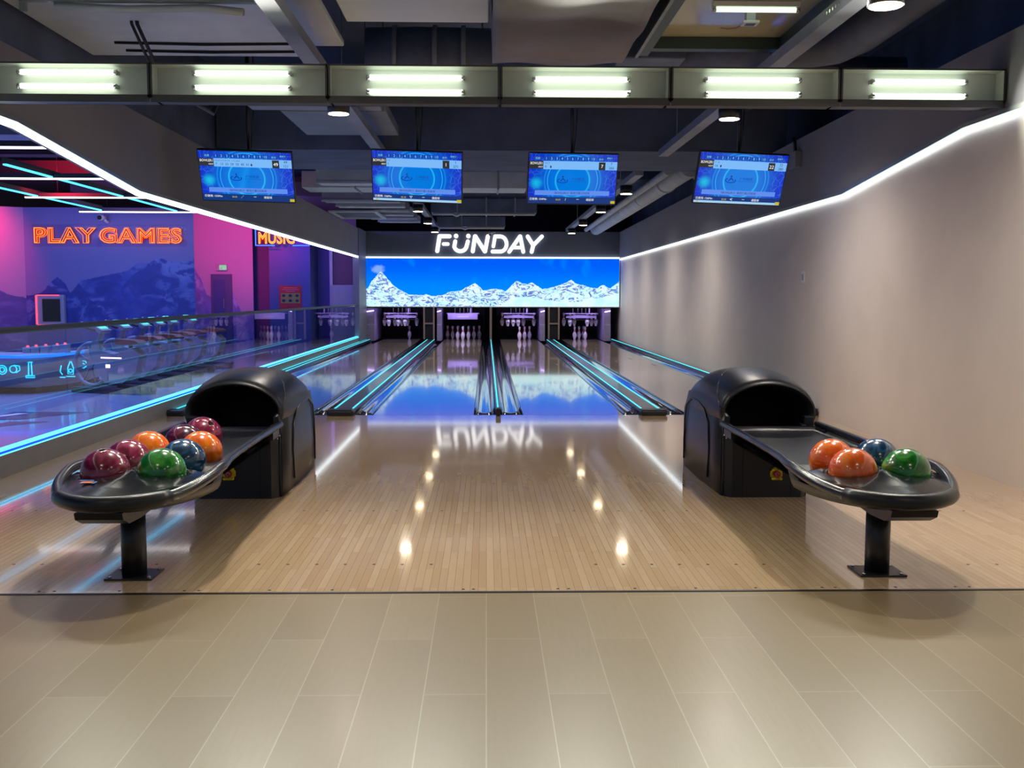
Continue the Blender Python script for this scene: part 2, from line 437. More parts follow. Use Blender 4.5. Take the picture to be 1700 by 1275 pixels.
def text_bm(body, size, ext=0., offset=0., bevel=0., fill=True, shear=0., spacing=1.0, res=3):
    """glyph mesh: x right, y up, centred on its own bounds"""
    cu = bpy.data.curves.new('t', 'FONT'); cu.body = body; cu.size = size; cu.extrude = ext; cu.offset = offset
    cu.shear = shear; cu.space_character = spacing; cu.resolution_u = res
    if bevel: cu.bevel_depth = bevel; cu.bevel_resolution = 1
    if not fill: cu.fill_mode = 'NONE'
    o = bpy.data.objects.new('t', cu); COL.objects.link(o)
    dg = bpy.context.evaluated_depsgraph_get(); ev = o.evaluated_get(dg); me = ev.to_mesh()
    bm = bmesh.new(); bm.from_mesh(me); ev.to_mesh_clear()
    bpy.data.objects.remove(o); bpy.data.curves.remove(cu)
    if bm.verts:
        xs = [v.co.x for v in bm.verts]; ys = [v.co.y for v in bm.verts]
        c = Vector(((min(xs)+max(xs))/2, (min(ys)+max(ys))/2, 0))
        for v in bm.verts: v.co -= c
        bm_w = max(xs)-min(xs); bm_h = max(ys)-min(ys)
    else: bm_w = bm_h = 0
    return bm, bm_w, bm_h
UPRIGHT = Matrix(((1, 0, 0, 0), (0, 0, -1, 0), (0, 1, 0, 0), (0, 0, 0, 1)))   # glyph xy -> world xz, facing -Y
def put_text(mb, body, cx, cz, y, h, m, wmax=None, align='c', **k):
    bm, w, hh = text_bm(body, 1.0, **k)
    if hh < 1e-6: bm.free(); return
    sc = h/hh; sx = sc
    if wmax and w*sc > wmax: sx = wmax/w
    if align == 'l': cx = cx+w*sx/2
    if align == 'r': cx = cx-w*sx/2
    mb.merge(bm, m, Matrix.Translation((cx, y, cz)) @ UPRIGHT @ Matrix.Diagonal((sx, sc, 1, 1)))

def arealight(name, loc, target, sx, sy, power, color, spread=pi):
    ld = bpy.data.lights.new(name, 'AREA'); ld.shape = 'RECTANGLE'; ld.size = sx; ld.size_y = sy; ld.energy = power; ld.color = color[:3]; ld.spread = spread
    o = bpy.data.objects.new(name, ld); COL.objects.link(o); o.location = loc
    o.rotation_euler = (Vector(target)-Vector(loc)).to_track_quat('-Z', 'Y').to_euler()
    return o
def spot(name, loc, target, power, color, angle=1.6, blend=.6, r=.05):
    ld = bpy.data.lights.new(name, 'SPOT'); ld.energy = power; ld.color = color[:3]; ld.spot_size = angle; ld.spot_blend = blend; ld.shadow_soft_size = r
    o = bpy.data.objects.new(name, ld); COL.objects.link(o); o.location = loc
    o.rotation_euler = (Vector(target)-Vector(loc)).to_track_quat('-Z', 'Y').to_euler()
    return o

YF, YFOUL, YM = 4.27, 10.75, 28.4        # floor seam, foul line, masking
XL, XR0, XR1 = -3.30, 3.47, 3.69         # kerb line; right wall near / far
def xr(y): return XR0+(XR1-XR0)*max(0, (y-9))/(YM-9)
LANES = [(-2.39, 'first'), (-.660, 'second'), (.915, 'third'), (2.665, 'fourth')]
LW = 1.054

# ------------------------------------------------------------------ room shell
b = MB(); b.box(XL-.02, 3.7, -4, YF-.012, -.1, 0, M['tile']); struct(b.build('floor'))
b = MB(); b.box(XL-.02, 3.7, YF+.006, YFOUL, -.12, 0, M['approach'])
dk = M['black_matte']
def dot(x, y, r=.008): b.prism([(x+cos(t*pi/5)*r, y+sin(t*pi/5)*r) for t in range(10)], 'z', 0, .0006, dk)
for y0, us in ((848, [505, 543, 581, 620, 658, 734, 953, 990, 1027, 1065, 1102, 1140, 60, 20, 1560, 1600]), (937, [23, 70, 260, 430, 478, 526, 573, 621, 668, 716, 989, 1035, 1082, 1128, 1175, 1222, 1268, 1607, 1655])):
    for u in us: p = at(u, y0, z=0); dot(p.x, p.y)
for u in (67, 92, 199, 306, 330, 447, 551, 769, 786, 927, 945, 1056, 1158, 1259, 1371, 1393, 1495, 1596, 1620): p = at(u, 980.5, z=0); dot(p.x, 4.315, .007)
struct(b.build('floor', None))
b = MB(); b.box(XL-.02, 3.7, YF-.012, YF+.006, -.08, .003, M['black']); struct(b.build('trim_1'))
b = MB(); b.box(-16, XL-.12, -4, 34, -.1, .0, M['game_floor'])
# printed race graphics on the game room floor
for (u0, v0, u1, v1) in ((0, 700, 85, 712), (0, 684, 150, 697)):
    a = at(u0-30, v1, z=0); c = at(u1, v0, z=0); x0, x1 = a.x, c.x
    b.face([(x0, a.y, .002), (x1-.45, a.y, .002), (x1, c.y, .002), (x0, c.y, .002)], pbr('floor print', srgb(48, 46, 80), .25))
    bm_, w_, h_ = text_bm('DU', .42, offset=.01, fill=True, shear=.3)
    b.merge(bm_, M['white_pl'], Matrix.Translation((x1-1.25, (a.y+c.y)/2, .004)) @ Matrix.Diagonal((2.0, 1.3, 1, 1)))
struct(b.build('floor'))
b = MB(); b.box(-3.3, 3.7, YFOUL, 34, -.35, -.13, M['black_matte']); struct(b.build('floor'))

PROF = [(-4, 2.47), (7.45, 2.47), (10.0, 2.245), (YM, 2.27)]
def right_wall():
    b = MB(); ys = [-4, 9, YM+3]
    for k in range(2):
        y0, y1 = ys[k], ys[k+1]; x0 = xr(y0) if y0 > 9 else XR0; x1 = xr(y1)
        b.face([(x0, y0, -.1), (x1, y1, -.1), (x1, y1, 2.5), (x0, y0, 2.5)], M['wall_white'])
    o = b.build('wall_right'); struct(o)
    b = MB()
    for k in range(len(PROF)-1):
        (y0, z0), (y1, z1) = PROF[k], PROF[k+1]
        x0, x1 = xr(y0), xr(y1); t = .035
        b.loft([[(x0-t, y0, z0), (x0+.3, y0, z0), (x0+.3, y0, 2.985), (x0-t, y0, 2.985)], [(x1-t, y1, z1), (x1+.3, y1, z1), (x1+.3, y1, 2.985), (x1-t, y1, 2.985)]], M['bulkhead'], smooth=False, cap0=(k == 0), cap1=(k == 2))
    struct(b.build('wall_right'))
right_wall()
b = MB()
for k in range(len(PROF)-1):
    (y0, z0), (y1, z1) = PROF[k], PROF[k+1]
    b.loft([[(XL-.16, y0, z0), (XL, y0, z0), (XL, y0, 2.97), (XL-.16, y0, 2.97)], [(XL-.16, y1, z1), (XL, y1, z1), (XL, y1, 2.97), (XL-.16, y1, 2.97)]], M['bulkhead'], smooth=False, cap0=(k == 0), cap1=(k == 2))
struct(b.build('wall_left'))
b = MB(); b.box(XL-.15, XL-.02, -4, 15, 2.97, 4.0, M['ceil_dark']); struct(b.build('wall_left'))
# light grey edge profile and the white light line under both bulkheads
for side in ('left', 'right'):
    t = thing('light_strip', 'white light line under the %s grey bulkhead, bending downward near the light boxes' % side, 'light strip', ((XL if side == 'left' else XR0), 7.45, 2.47), group=None)
    b = MB(); e = MB()
    for k in range(len(PROF)-1):
        (y0, z0), (y1, z1) = PROF[k], PROF[k+1]
        if side == 'left':
            X0 = X1 = XL; a0, a1 = -.02, .012
            led = (-.03, .004)
        else:
            X0, X1 = xr(y0), xr(y1); a0, a1 = -.05, -.02
            led = (-.03, .0)
        b.loft([[(X0+a0, y0, z0-.012), (X0+a1, y0, z0-.012), (X0+a1, y0, z0+.018), (X0+a0, y0, z0+.018)], [(X1+a0, y1, z1-.012), (X1+a1, y1, z1-.012), (X1+a1, y1, z1+.018), (X1+a0, y1, z1+.018)]], M['galv'], smooth=False, cap0=True, cap1=True)
        lz = .056 if side == 'left' else .042
        e.loft([[(X0+led[0], y0, z0-lz), (X0+led[1], y0, z0-lz), (X0+led[1], y0, z0-.014), (X0+led[0], y0, z0-.014)], [(X1+led[0], y1, z1-lz), (X1+led[1], y1, z1-lz), (X1+led[1], y1, z1-.014), (X1+led[0], y1, z1-.014)]], M['led_white'], smooth=False, cap0=True, cap1=True)
    b.build('edge_profile', t, world=True); e.build('led_diffuser', t, world=True)

# back fascia, sign band
b = MB(); b.box(XL-.12, XR1+.03, YM, YM+.25, 2.27, 2.99, M['fascia']); struct(b.build('wall_back'))
b = MB(); b.box(XL-.10, XR1-.01, YM-.05, YM, 2.262, 2.300, M['led_fascia']); tag(b.build('light_strip'), 'straight white light line between the dark sign band and mountain picture', 'light strip')
b = MB(); b.box(XL-.14, XL+.02, YM-1.6, YM+.2, -.1, 2.98, pbr('pier paint', srgb(120, 124, 136), .5)); struct(b.build('wall_back'))
b = MB(); b.box(-16, 4.6, 31.2, 31.4, -.3, 4.0, M['black_matte']); struct(b.build('wall_back'))
b = MB(); b.box(-16, 4.6, -4, 34, 4.0, 4.15, M['ceil_dark']); struct(b.build('ceiling'))
b = MB(); b.box(4.4, 4.6, -4, 34, -.3, 4.0, M['ceil_dark']); struct(b.build('wall_right'))
b = MB(); b.box(-3.3, 3.72, 12.9, 14.9, 3.03, 4.0, M['ceil_dark'])
struct(b.build('ceiling_beam'))

# masking picture
b = MB(); b.box(XL-.10, XR1-.02, YM-.02, YM+.03, .93, 2.262, M['white_pl'])
y = YM-.022; x0, x1, z0, z1 = XL-.085, XR1-.035, .945, 2.255
b.face([(x0, y, z0), (x1, y, z0), (x1, y, z1), (x0, y, z1)], alpine_screen('alpine panorama'), [(0, 0), (1, 0), (1, 1), (0, 1)])
tag(b.build('backlit_panorama', recalc=False), 'long backlit picture of snowy mountains above the pin decks', 'picture')

# FUNDAY sign
sg = thing('illuminated_sign', 'white glowing FUNDAY letters on the dark band above the mountain picture', 'sign', (0, YM, 2.35))
def zf(p): return (-1.404+(p[0]-160)*.002341, 3.4135-.002341*p[1]+.012)
W0 = 52*.002341
def letter(strokes, dots=()):
    b = MB()
    for s_ in strokes:
        w = s_[1] if isinstance(s_, tuple) and not isinstance(s_[1], tuple) else 52
        pts = s_[0] if isinstance(s_, tuple) and not isinstance(s_[1], tuple) else s_
        b.stroke(pts, w*.86*.002341, YM-.06, YM-.002, M['sign_white'], zf)
    for c, r in dots:
        q = zf(c); b.prism([(q[0]+cos(t*pi/12)*r*.92*.002341, q[1]+sin(t*pi/12)*r*.92*.002341) for t in range(24)], 'y', YM-.06, YM-.002, M['sign_white'])
    b.build('letter', sg, world=True)
def arc(cx, cy, rx, ry, a0, a1, n=12): return [(cx+rx*cos(radians(a0+(a1-a0)*k/n)), cy+ry*sin(radians(a0+(a1-a0)*k/n))) for k in range(n+1)]
letter([([(215, 243), (188, 414)], 54), ([(215, 243), (332, 243)], 54), ([(262, 333), (312, 333)], 46)])
letter([([(398, 302), (386, 365)]+arc(457, 350, 72, 66, 168, 12)+[(528, 365), (545, 302)], 52)], [((408, 240), 28), ((551, 240), 28)])
letter([([(628, 243), (602, 416)], 54), ([(632, 243), (742, 416)], 54), ([(778, 243), (746, 416)], 54)])
letter([([(862, 243), (842, 358)], 48), ([(862, 243), (925, 243)]+arc(925, 331, 72, 87, -90, 90)+[(832, 418)], 50)])
letter([([(1152, 243), (1028, 420)], 52), ([(1156, 243), (1192, 420)], 52), ([(1090, 372), (1175, 372)], 44)])
letter([([(1243, 243), (1308, 345)], 52), ([(1408, 243), (1308, 345)], 52), ([(1308, 345), (1290, 420)], 52)])

# ------------------------------------------------------------------ lanes
for cx, nm in LANES:
    b = MB(); b.box(cx-LW/2, cx+LW/2, YFOUL+.004, 29.95, -.12, 0, M['lane'])
    for k, (dx, yy) in enumerate(((-.33, 21.2), (-.18, 19.3), (.05, 22.6), (.2, 20.2), (.38, 18.4), (-.05, 24.2))):
        b.box(cx+dx-.012, cx+dx+.012, yy, yy+.5, 0, .0006, pbr('lane dash', srgb(60, 50, 60), .3))
    b.box(cx-LW/2, cx+LW/2, YFOUL, YFOUL+.02, -.01, .0008, M['black_gloss'])
    where = {'first': 'beside the glass railing', 'second': 'ending at the full rack of pins', 'third': 'ending at three standing pins in a diagonal', 'fourth': 'beside the white wall'}[nm]
    tag(b.build('bowling_lane'), 'glossy maple bowling lane %s' % where, 'bowling lane', 'bowling lanes')

def gutter(x0, x1, label):
    b = MB(); n = 14; sec = []
    w = x1-x0; c = (x0+x1)/2
    prof = [(x0, -.001), (x0+.012, -.001)]
    for k in range(n+1):
        t = pi*k/n; prof.append((c-cos(t)*(w/2-.014), -.006-sin(t)*.062))
    prof += [(x1-.012, -.001), (x1, -.001)]
    prof += [(x1, -.10), (x0, -.10)]
    ys = [YFOUL+.004+(30.0-YFOUL)*k/24 for k in range(25)]
    b.loft([[(px, yy, pz) for px, pz in prof] for yy in ys], M['gutter'], cap0=True, cap1=True)
    o = b.build('gutter'); tag(o, label, 'gutter', 'lane gutters')
    for p in o.data.polygons: p.use_smooth = True
    return o
E_ = [(c-LW/2, c+LW/2) for c, _ in LANES]
gutter(-3.150, E_[0][0]-.003, 'shiny dark gutter along the railing side of the first lane')
gutter(E_[0][1]+.003, -1.632, 'shiny dark gutter between the first lane and the double light line')
gutter(-1.408, E_[1][0]-.003, 'shiny dark gutter on the rail-facing side of the second lane')
gutter(E_[1][1]+.003, .095, 'narrow-looking dark gutter between the full pin rack lane and central light line')
gutter(.155, E_[2][0]-.003, 'shiny dark gutter between the central light line and the third lane')
gutter(E_[2][1]+.003, 1.645, 'shiny dark gutter between third lane and the double light line right of it')
gutter(1.868, E_[3][0]-.003, 'shiny dark gutter between double light line and the fourth lane')
gutter(E_[3][1]+.003, 3.435, 'shiny dark gutter between the fourth lane and the white wall')

def capping(x0, x1, leds, label, block, y1=28.3, ztop=.045):
    t = thing('lane_divider', label, 'lane divider', ((x0+x1)/2, YFOUL, 0), group='lane dividers')
    b = MB(); b.box(x0, x1, YFOUL+.03, y1, -.1, ztop, M['cap_grey'], bev=.008); b.build('divider_cap', t, world=True)
    for lx in leds:
        b = MB(); b.box(lx-.008, lx+.008, YFOUL+.05, y1, ztop-.005, ztop+.004, M['led_cyan']); o = b.build('led_strip', t, world=True); o['label'] = 'glowing cyan light line'
    if block == 'wide':
        b = MB(); b.box(x0-.035, x1+.035, YFOUL-.10, YFOUL+.10, .0, .062, M['black_soft'], bev=.022); b.build('end_cap', t, world=True)
    elif block == 'small':
        b = MB(); b.box(x0-.0, x1+.0, YFOUL-.10, YFOUL+.06, .0, .075, M['black_soft'], bev=.006); b.build('end_cap', t, world=True)
capping(-3.315, -3.158, (-3.185, -3.285), 'divider between railing kerb and first lane with two cyan light lines', 'wide')
capping(-1.628, -1.412, (-1.615, -1.425), 'wide flat divider with cyan edges between first and second lane', 'wide')
capping(.10, .15, (.125,), 'narrow central divider carrying a single cyan light line', 'small')
capping(1.65, 1.862, (1.663, 1.850), 'wide flat divider with cyan edges between third and fourth lane', 'wide')
capping(3.44, 3.475, (3.448,), 'slim divider with cyan light line at the foot of the white wall', 'small', ztop=.06)
b = MB(); b.prism([(3.475, YFOUL), (3.70, YFOUL), (3.70, YM+.2), (3.475, YM+.2)], 'z', -.1, .03, M['cap_grey']); struct(b.build('trim_2'))

# ------------------------------------------------------------------ pins
prof = [(0, 0), (.026, 0), (.0286, .004), (.0362, .030), (.0455, .057), (.0545, .086), (.0602, .1143), (.0590, .140), (.0535, .165), (.044, .190), (.0335, .215), (.0262, .238), (.0232, .254), (.0236, .275), (.0262, .300), (.0305, .325), (.0322, .343), (.030, .360), (.0225, .373), (.011, .380), (0, .381)]
def pm(z): return M['pin_red'] if (.222 < z < .244 or .262 < z < .286) else M['pin_white']
prof2 = []
for k in range(len(prof)-1):
    for q in range(3):
        t = q/3.; prof2.append((prof[k][0]*(1-t)+prof[k+1][0]*t, prof[k][1]*(1-t)+prof[k+1][1]*t))
prof2.append(prof[-1])
b = MB(); b.lathe(prof2, None, seg=20, mfun=pm); pin0 = b.build('bowling_pin'); used = [False]
def pin(x, y, z, label, group):
    o = pin0 if not used[0] else pin0.copy()
    if used[0]: COL.objects.link(o)
    used[0] = True
    o.location = (x, y, z); tag(o, label, 'bowling pin', group)
HP = YFOUL+18.29
def spot_xy(n):
    rows = {1: (0, 0), 2: (-1, 1), 3: (1, 1), 4: (-2, 2), 5: (0, 2), 6: (2, 2), 7: (-3, 3), 8: (-1, 3), 9: (1, 3), 10: (3, 3)}
    a, r = rows[n]; return a*.1524, r*.264
pos_word = {1: 'at the front point', 2: 'left in the second row', 3: 'right in the second row', 4: 'left end of the third row', 5: 'middle of the third row', 6: 'right end of the third row', 7: 'left end of the back row', 8: 'second from left in the back row', 9: 'third from left in the back row', 10: 'right end of the back row'}
stand = {0: [9], 1: list(range(1, 11)), 2: [1, 3, 6], 3: [2, 5, 3, 9]}
lane_lbl = ['standing alone on the first lane', 'in the full rack on the second lane', 'on the third lane', 'among four on the fourth lane']
for li, ns in stand.items():
    for n in ns:
        dx, dy = spot_xy(n); sh = {0: .02, 1: 0, 2: .02, 3: .0}[li]
        if li == 0: lb = 'white bowling pin with red neck bands standing alone on first lane'
        elif li == 1: lb = 'standing pin in the full rack of ten, %s' % pos_word[n]
        elif li == 2: lb = {1: 'standing pin nearest the central divider of the three on third lane', 3: 'middle one of the three standing pins on third lane', 6: 'standing pin furthest right of the three on third lane'}[n]
        else: lb = {2: 'leftmost of four standing pins on the lane by the wall', 5: 'second from left of four standing pins by the wall', 3: 'front pin of the overlapping right pair on fourth lane', 9: 'back pin of the overlapping right pair on fourth lane'}[n]
        pin(LANES[li][0]+dx+sh, HP+dy, 0.0005, lb, 'standing bowling pins')
hang = {0: [(638.4, 1), (645.5, 0), (655.5, 1), (661, 0), (667, 1), (672.5, 0), (676.5, 1), (691.9, 1)],
        2: [(833.7, 1), (842.9, 0), (852, 0), (860.4, 0), (868.9, 1), (886.2, 1)],
        3: [(936, 1), (946.2, 0), (953.3, 1), (974.9, 0), (982, 1), (989.3, 1)]}
ordn = ['leftmost', 'second from left', 'third from left', 'fourth from left', 'fifth from left', 'sixth from left', 'seventh from left', 'rightmost']
lname = {0: 'first', 2: 'third', 3: 'fourth'}
for li, L in hang.items():
    for k, (u, r) in enumerate(L):
        yy = HP+.10+(1-r)*.0+.28*r; p = at(u, 530, y=yy)
        w = 'rightmost' if k == len(L)-1 else ordn[k]
        pin(p.x, yy, .385, 'pin hanging above the %s lane deck, %s of its row' % (lname[li], w), 'bowling pins held in the pinsetters')

# ------------------------------------------------------------------ pinsetters and kickbacks
for li, (cx, nm) in enumerate(LANES):
    y0 = HP-.15
    t = thing('pinsetter', {'first': 'pinsetter of first lane holding eight hanging pins', 'second': 'pinsetter of second lane with a closed front bar and no hanging pins', 'third': 'pinsetter of third lane holding six evenly spaced pins', 'fourth': 'pinsetter of fourth lane holding two groups of three pins'}[nm], 'pinsetter', (cx, y0, 0), group='pinsetters behind the mountain picture')
    b = MB()
    if li == 1:
        b.box(-.42, .42, -.05, .0, .58, .74, M['lilac'], bev=.01); b.box(-.16, .18, -.06, -.05, .63, .67, M['grey_pl'])
    else:
        b.box(-.42, .42, .10, .13, .62, .70, M['lilac'])
    b.box(-.45, .45, .08, .62, .735, .755, M['lilac']); b.build('spotting_table', t)
    b = MB(); b.box(-.44, -.20, -.05, -.02, .735, .76, M['lilac']); b.box(.16, .46, -.05, -.02, .735, .76, M['lilac']); b.build('front_rail', t)
    if li != 1:
        b = MB(); b.box(-.52, .52, .05, .065, .565, .585, M['black']); b.build('cross_wire', t)
    for dx in (-.22, -.08, .03, .14, .25):
        b = MB(); b.cyl((dx, .2, .755), (dx, .2, 1.0), .012, M['galv'], seg=8); b.build('lifting_rod', t)
    b = MB(); b.cyl((.22, -.03, .75), (.22, -.03, 1.0), .022, M['lilac'], seg=8); b.build('lifting_rod', t)
    b = MB(); b.box(-.62, .62, 1.42, 1.45, -.1, 1.3, M['black_matte']); b.build('pit_curtain', t)
kx = [(-3.25, -3.10), (-1.36, -1.25), (-.03+.02, .01), (1.50, 1.57), (3.26, 3.42)]
kick = [(-3.30, -3.08, 'lilac side panel of the pin pit next to the glass railing'), (-1.36, -1.24, 'lilac side panel between first pit and the full rack'), (1.49, 1.62, 'lilac side panel between the third and fourth pits'), (3.26, 3.44, 'lilac side panel of the pin pit next to the white wall')]
for x0, x1, lb in kick:
    t = thing('pit_side_panel', lb, 'side panel', ((x0+x1)/2, YM+.05, 0), group='pin pit side panels')
    b = MB(); b.prism([(YM+.05, 0.0), (YM+.05, .44), (YM+.10, .46), (YM+.10, .90), (YM+.8, .93), (YM+2.2, .93), (YM+2.2, 0)], 'x', x0, x1, M['lilac']); b.build('panel', t, world=True)
    b = MB(); b.cyl((x0+.01, YM+.06, .80), (x1-.01, YM+.06, .83), .014, M['deck_light'], seg=10); o = b.build('deck_lamp', t, world=True); o['label'] = 'glowing violet lamp'
for x0, x1, lb in ((-1.73, -1.42, 'beige open frame closing the divider between first and second lane'), (1.70, 2.02, 'beige open frame closing the divider between third and fourth lane')):
    b = MB(); zt = .50
    b.box(x0, x0+.045, YM-.02, YM+.06, 0.045, .93, M['beige']); b.box(x1-.045, x1, YM-.02, YM+.06, .045, .93, M['beige'])
    b.box(x0+.045, x1-.045, YM-.02, YM+.06, zt-.04, zt, M['beige']); b.box(x0+.045, x1-.045, YM+.03, YM+.05, .045, .93, M['black_matte'])
    tag(b.build('ball_door_frame'), lb, 'frame', 'frames at the far divider ends')
b = MB(); b.box(.095, .155, YM-.02, YM+2.1, -.13, .93, M['beige']); tag(b.build('centre_post'), 'thin beige post behind the central divider under the mountain picture', 'post')
b = MB(); b.box(XL-.1, XR1, YM+.1, YM+.15, .90, 1.2, M['black_matte']); struct(b.build('trim_3'))
for cx, nm in LANES:
    arealight('deck light', (cx, YM+.12, .86), (cx, HP+.4, .15), .9, .06, 7.0, (.56, .42, 1.0))

# ------------------------------------------------------------------ glass railing and kerb
b = MB(); b.box(XL-.12, XL, -4, YM-1.6, -.1, .156, M['kerb']); struct(b.build('trim_4'))
t = thing('glass_railing', 'long clear glass railing between the lanes and games area, cyan lit foot', 'railing', (XL-.06, 8, .15))
b = MB(); b.box(XL-.07, XL-.0, -4, YM-1.6, .156, .163, M['led_kerb']); b.box(XL-.07, XL-.008, -4, YM-1.6, .163, .180, M['led_blue']); b.box(XL-.075, XL-.012, -4, YM-1.6, .180, .190, M['led_kerb'])
o = b.build('foot_light', t, world=True); o['label'] = 'double cyan light line at the foot of the glass'
ys = [-4, -1.8, .2, 2.2, 4.2]
edges = [at(u, 640, x=XL-.04).y for u in (112, 205, 275, 328, 372)]
step = 1.72; yy = edges[0]
ys = []; q = yy
while q > -4: ys.insert(0, q); q -= step
ys = [-4]+ys
q = yy
while q < YM-3: q += step; ys.append(q)
ys[-1] = YM-1.62
for k in range(len(ys)-1):
    b = MB(); b.box(XL-.052, XL-.04, ys[k]+.006, ys[k+1]-.006, .19, .985, M['glass']); b.build('glass_panel', t, world=True)
b = MB(); b.tube([(XL-.046, y_, 1.0) for y_ in (-4, 5, 12, 20, YM-1.62)], .024, M['rail_dark'], seg=12); o = b.build('handrail', t, world=True); o['label'] = 'dark metal handrail'

# ------------------------------------------------------------------ ball returns
RB = .108
def ball_return(cx, s, where, balls):
    """cx centre line; s=+1 when the lane side lies to +x (left rack), -1 for the mirrored one"""
    nmS = where
    hood = thing('ball_return_hood', 'black rounded ball return hood with open mouth, %s' % nmS, 'ball return', (cx, 6.95, 0), group='ball return hoods')
    # base housing
    b = MB(); xo, xi = cx-s*.235, cx+s*.300
    x0, x1 = min(xo, xi), max(xo, xi)
    # side walls following a contoured outline
    for (xa, xb) in ((xi-s*.03, xi), (xo, xo+s*.03)):
        poly = [(6.36, 0), (6.345, .10), (6.345, .40), (6.36, .43), (6.40, .445), (6.45, .45), (6.50, .45), (7.55, .47), (7.62, .42), (7.63, .2), (7.62, .0)]
        b.prism(poly, 'x', min(xa, xb), max(xa, xb), M['black_soft'])
    b.box(x0+.03, x1-.03, 7.58, 7.62, 0, .45, M['black_soft'])
    b.prism([(x0+.012, 6.34), (x0+.05, 6.30), (x1-.05, 6.30), (x1-.012, 6.34), (x1-.012, 6.38), (x0+.012, 6.38)], 'z', 0, .385, M['black_soft'])
    b.box(x0+.115, x0+.119, 6.297, 6.302, 0.01, .38, M['black_matte']); b.box(x1-.119, x1-.115, 6.297, 6.302, .01, .38, M['black_matte'])
    b.box(min(cx-s*.225, cx-s*.292), max(cx-s*.225, cx-s*.292), 6.40, 6.46, .33, .50, M['black_soft'], bev=.01)
    b.build('housing', hood, world=True)
    # flared lower side skin with pressed panel on the lane side
    b = MB(); rings = []
    for k, (yy, w, top) in enumerate(((6.37, .304, .50), (6.6, .312, .56), (6.9, .318, .60), (7.2, .318, .60), (7.5, .312, .56), (7.63, .29, .48))):
        rings.append([(cx+s*(w-.0), yy, 0), (cx+s*(w+.004), yy, .2), (cx+s*w, yy, top*.8), (cx+s*(w-.02), yy, top), (cx+s*(w-.05), yy, top), (cx+s*(w-.05), yy, 0)])
    b.loft(rings, M['black_soft'], cap0=True, cap1=True)
    pan = [(6.62+.78*(.5-.5*cos(t)), 0) for t in (0,)]
    pts = []
    for (yy, zz) in ((6.70, .06), (6.66, .25), (6.70, .42), (6.82, .50), (7.0, .53), (7.25, .53), (7.42, .47), (7.48, .35), (7.50, .2), (7.50, .06)):
        pts.append((cx+s*(.3205), yy, zz))
    b.tube(pts, .006, M['black'], seg=6)
    o = b.build('side_skin', hood, world=True)
    # hood shell
    b = MB(); n = 40
    def ring(yy, w, zc, top, bot, dxo=0., flat=2.0):
        r_ = []
        for k in range(n):
            t = 2*pi*k/n; c_, s_ = cos(t), sin(t)
            e = 2.0/flat
            X = w*(abs(c_)**e)*(1 if c_ > 0 else -1)
            Z = (top if s_ > 0 else bot)*(abs(s_)**(e if s_ > 0 else .8))*(1 if s_ > 0 else -1)
            r_.append((cx+dxo+X, yy, zc+Z))
        return r_
    outer = [ring(6.40, .288, .515, .185, .125), ring(6.405, .300, .515, .20, .135), ring(6.46, .306, .52, .212, .14, 0, 2.1), ring(6.60, .314, .52, .232, .15, 0, 2.25), ring(6.80, .320, .52, .245, .17, 0, 2.35), ring(7.0, .322, .52, .248, .2, 0, 2.4),
             ring(7.2, .320, .51, .238, .25, 0, 2.4), ring(7.38, .316, .48, .222, .3, 0, 2.4), ring(7.52, .308, .44, .185, .3, 0, 2.4), ring(7.60, .298, .40, .13, .28, 0, 2.5), ring(7.635, .27, .36, .08, .25, 0, 2.5), ring(7.64, .05, .34, .02, .05)]
    b.loft(outer, M['black_soft'], cap1=True)
    inner = [ring(6.40, .288, .515, .185, .125), ring(6.41, .276, .515, .175, .118), ring(6.6, .270, .50, .17, .13), ring(6.9, .25, .49, .15, .13), ring(6.92, .05, .49, .04, .04)]
    b.loft(inner, M['black_matte'], cap1=True)
    b.build('hood_shell', hood, world=True)
    # seam line between top skin and side skin
    b = MB(); seam = []
    for (yy, w, zc, top) in ((6.44, .303, .515, .205), (6.55, .312, .52, .226), (6.70, .317, .52, .238), (6.85, .321, .52, .247), (7.0, .322, .52, .249)):
        t = radians(8+ (yy-6.44)/.56*66); e = 2/2.3
        seam.append((cx+s*(w+.002)*(cos(t)**e), yy, zc+(top+.002)*(sin(t)**e)))
    b.tube(seam, .0025, M['cap_grey'], seg=6); b.build('seam', hood, world=True)
    # emergency button
    bx = cx+s*(.0); p = at(381 if s > 0 else 1288, 786, y=6.30); bx, bz = p.x, p.z
    b = MB(); b.prism([(bx+.040*cos(radians(a)), bz+.042*sin(radians(a))) for a in (20, 70, 110, 160, 200, 250, 290, 340)], 'y', 6.285, 6.30, M['yellow'])
    for sx in (-1, 1): b.box(bx+.022*sx-.01, bx+.022*sx+.01, 6.262, 6.286, bz+.022, bz+.036, M['yellow'], bev=.003); b.box(bx+.022*sx-.01, bx+.022*sx+.01, 6.262, 6.286, bz-.036, bz-.022, M['yellow'], bev=.003)
    o = b.build('button_guard', hood, world=True); o['label'] = 'yellow guard around the stop button'
    bm2 = MB(); bm2.cyl((bx, 6.285, bz), (bx, 6.262, bz), .021, M['red'], seg=20)
    tor = [(bx+.011*cos(k*pi/8), 6.261, bz+.011*sin(k*pi/8)) for k in range(13)]
    bm2.tube(tor, .0015, M['grey_pl'], seg=5)
    o2 = bm2.build('stop_button', hood, world=True); o2['label'] = 'red stop button'
    # rack
    rack = thing('ball_rack', 'black ball rack on a single post, %s' % ('loaded with eight balls in two rows' if s > 0 else 'holding four balls near its rounded end'), 'ball rack', (cx, 4.56, 0), group='ball racks')
    A_, YE, B_ = .342, 4.80, .62
    def outline(n_=28, a=A_, b_=B_, z=.455):
        return [(cx-a, YE, z)]+[(cx+a*sin(radians(-90+180*k/n_)), YE-b_*cos(radians(-90+180*k/n_)), z) for k in range(1, n_)]+[(cx+a, YE, z)]
    ol = outline()
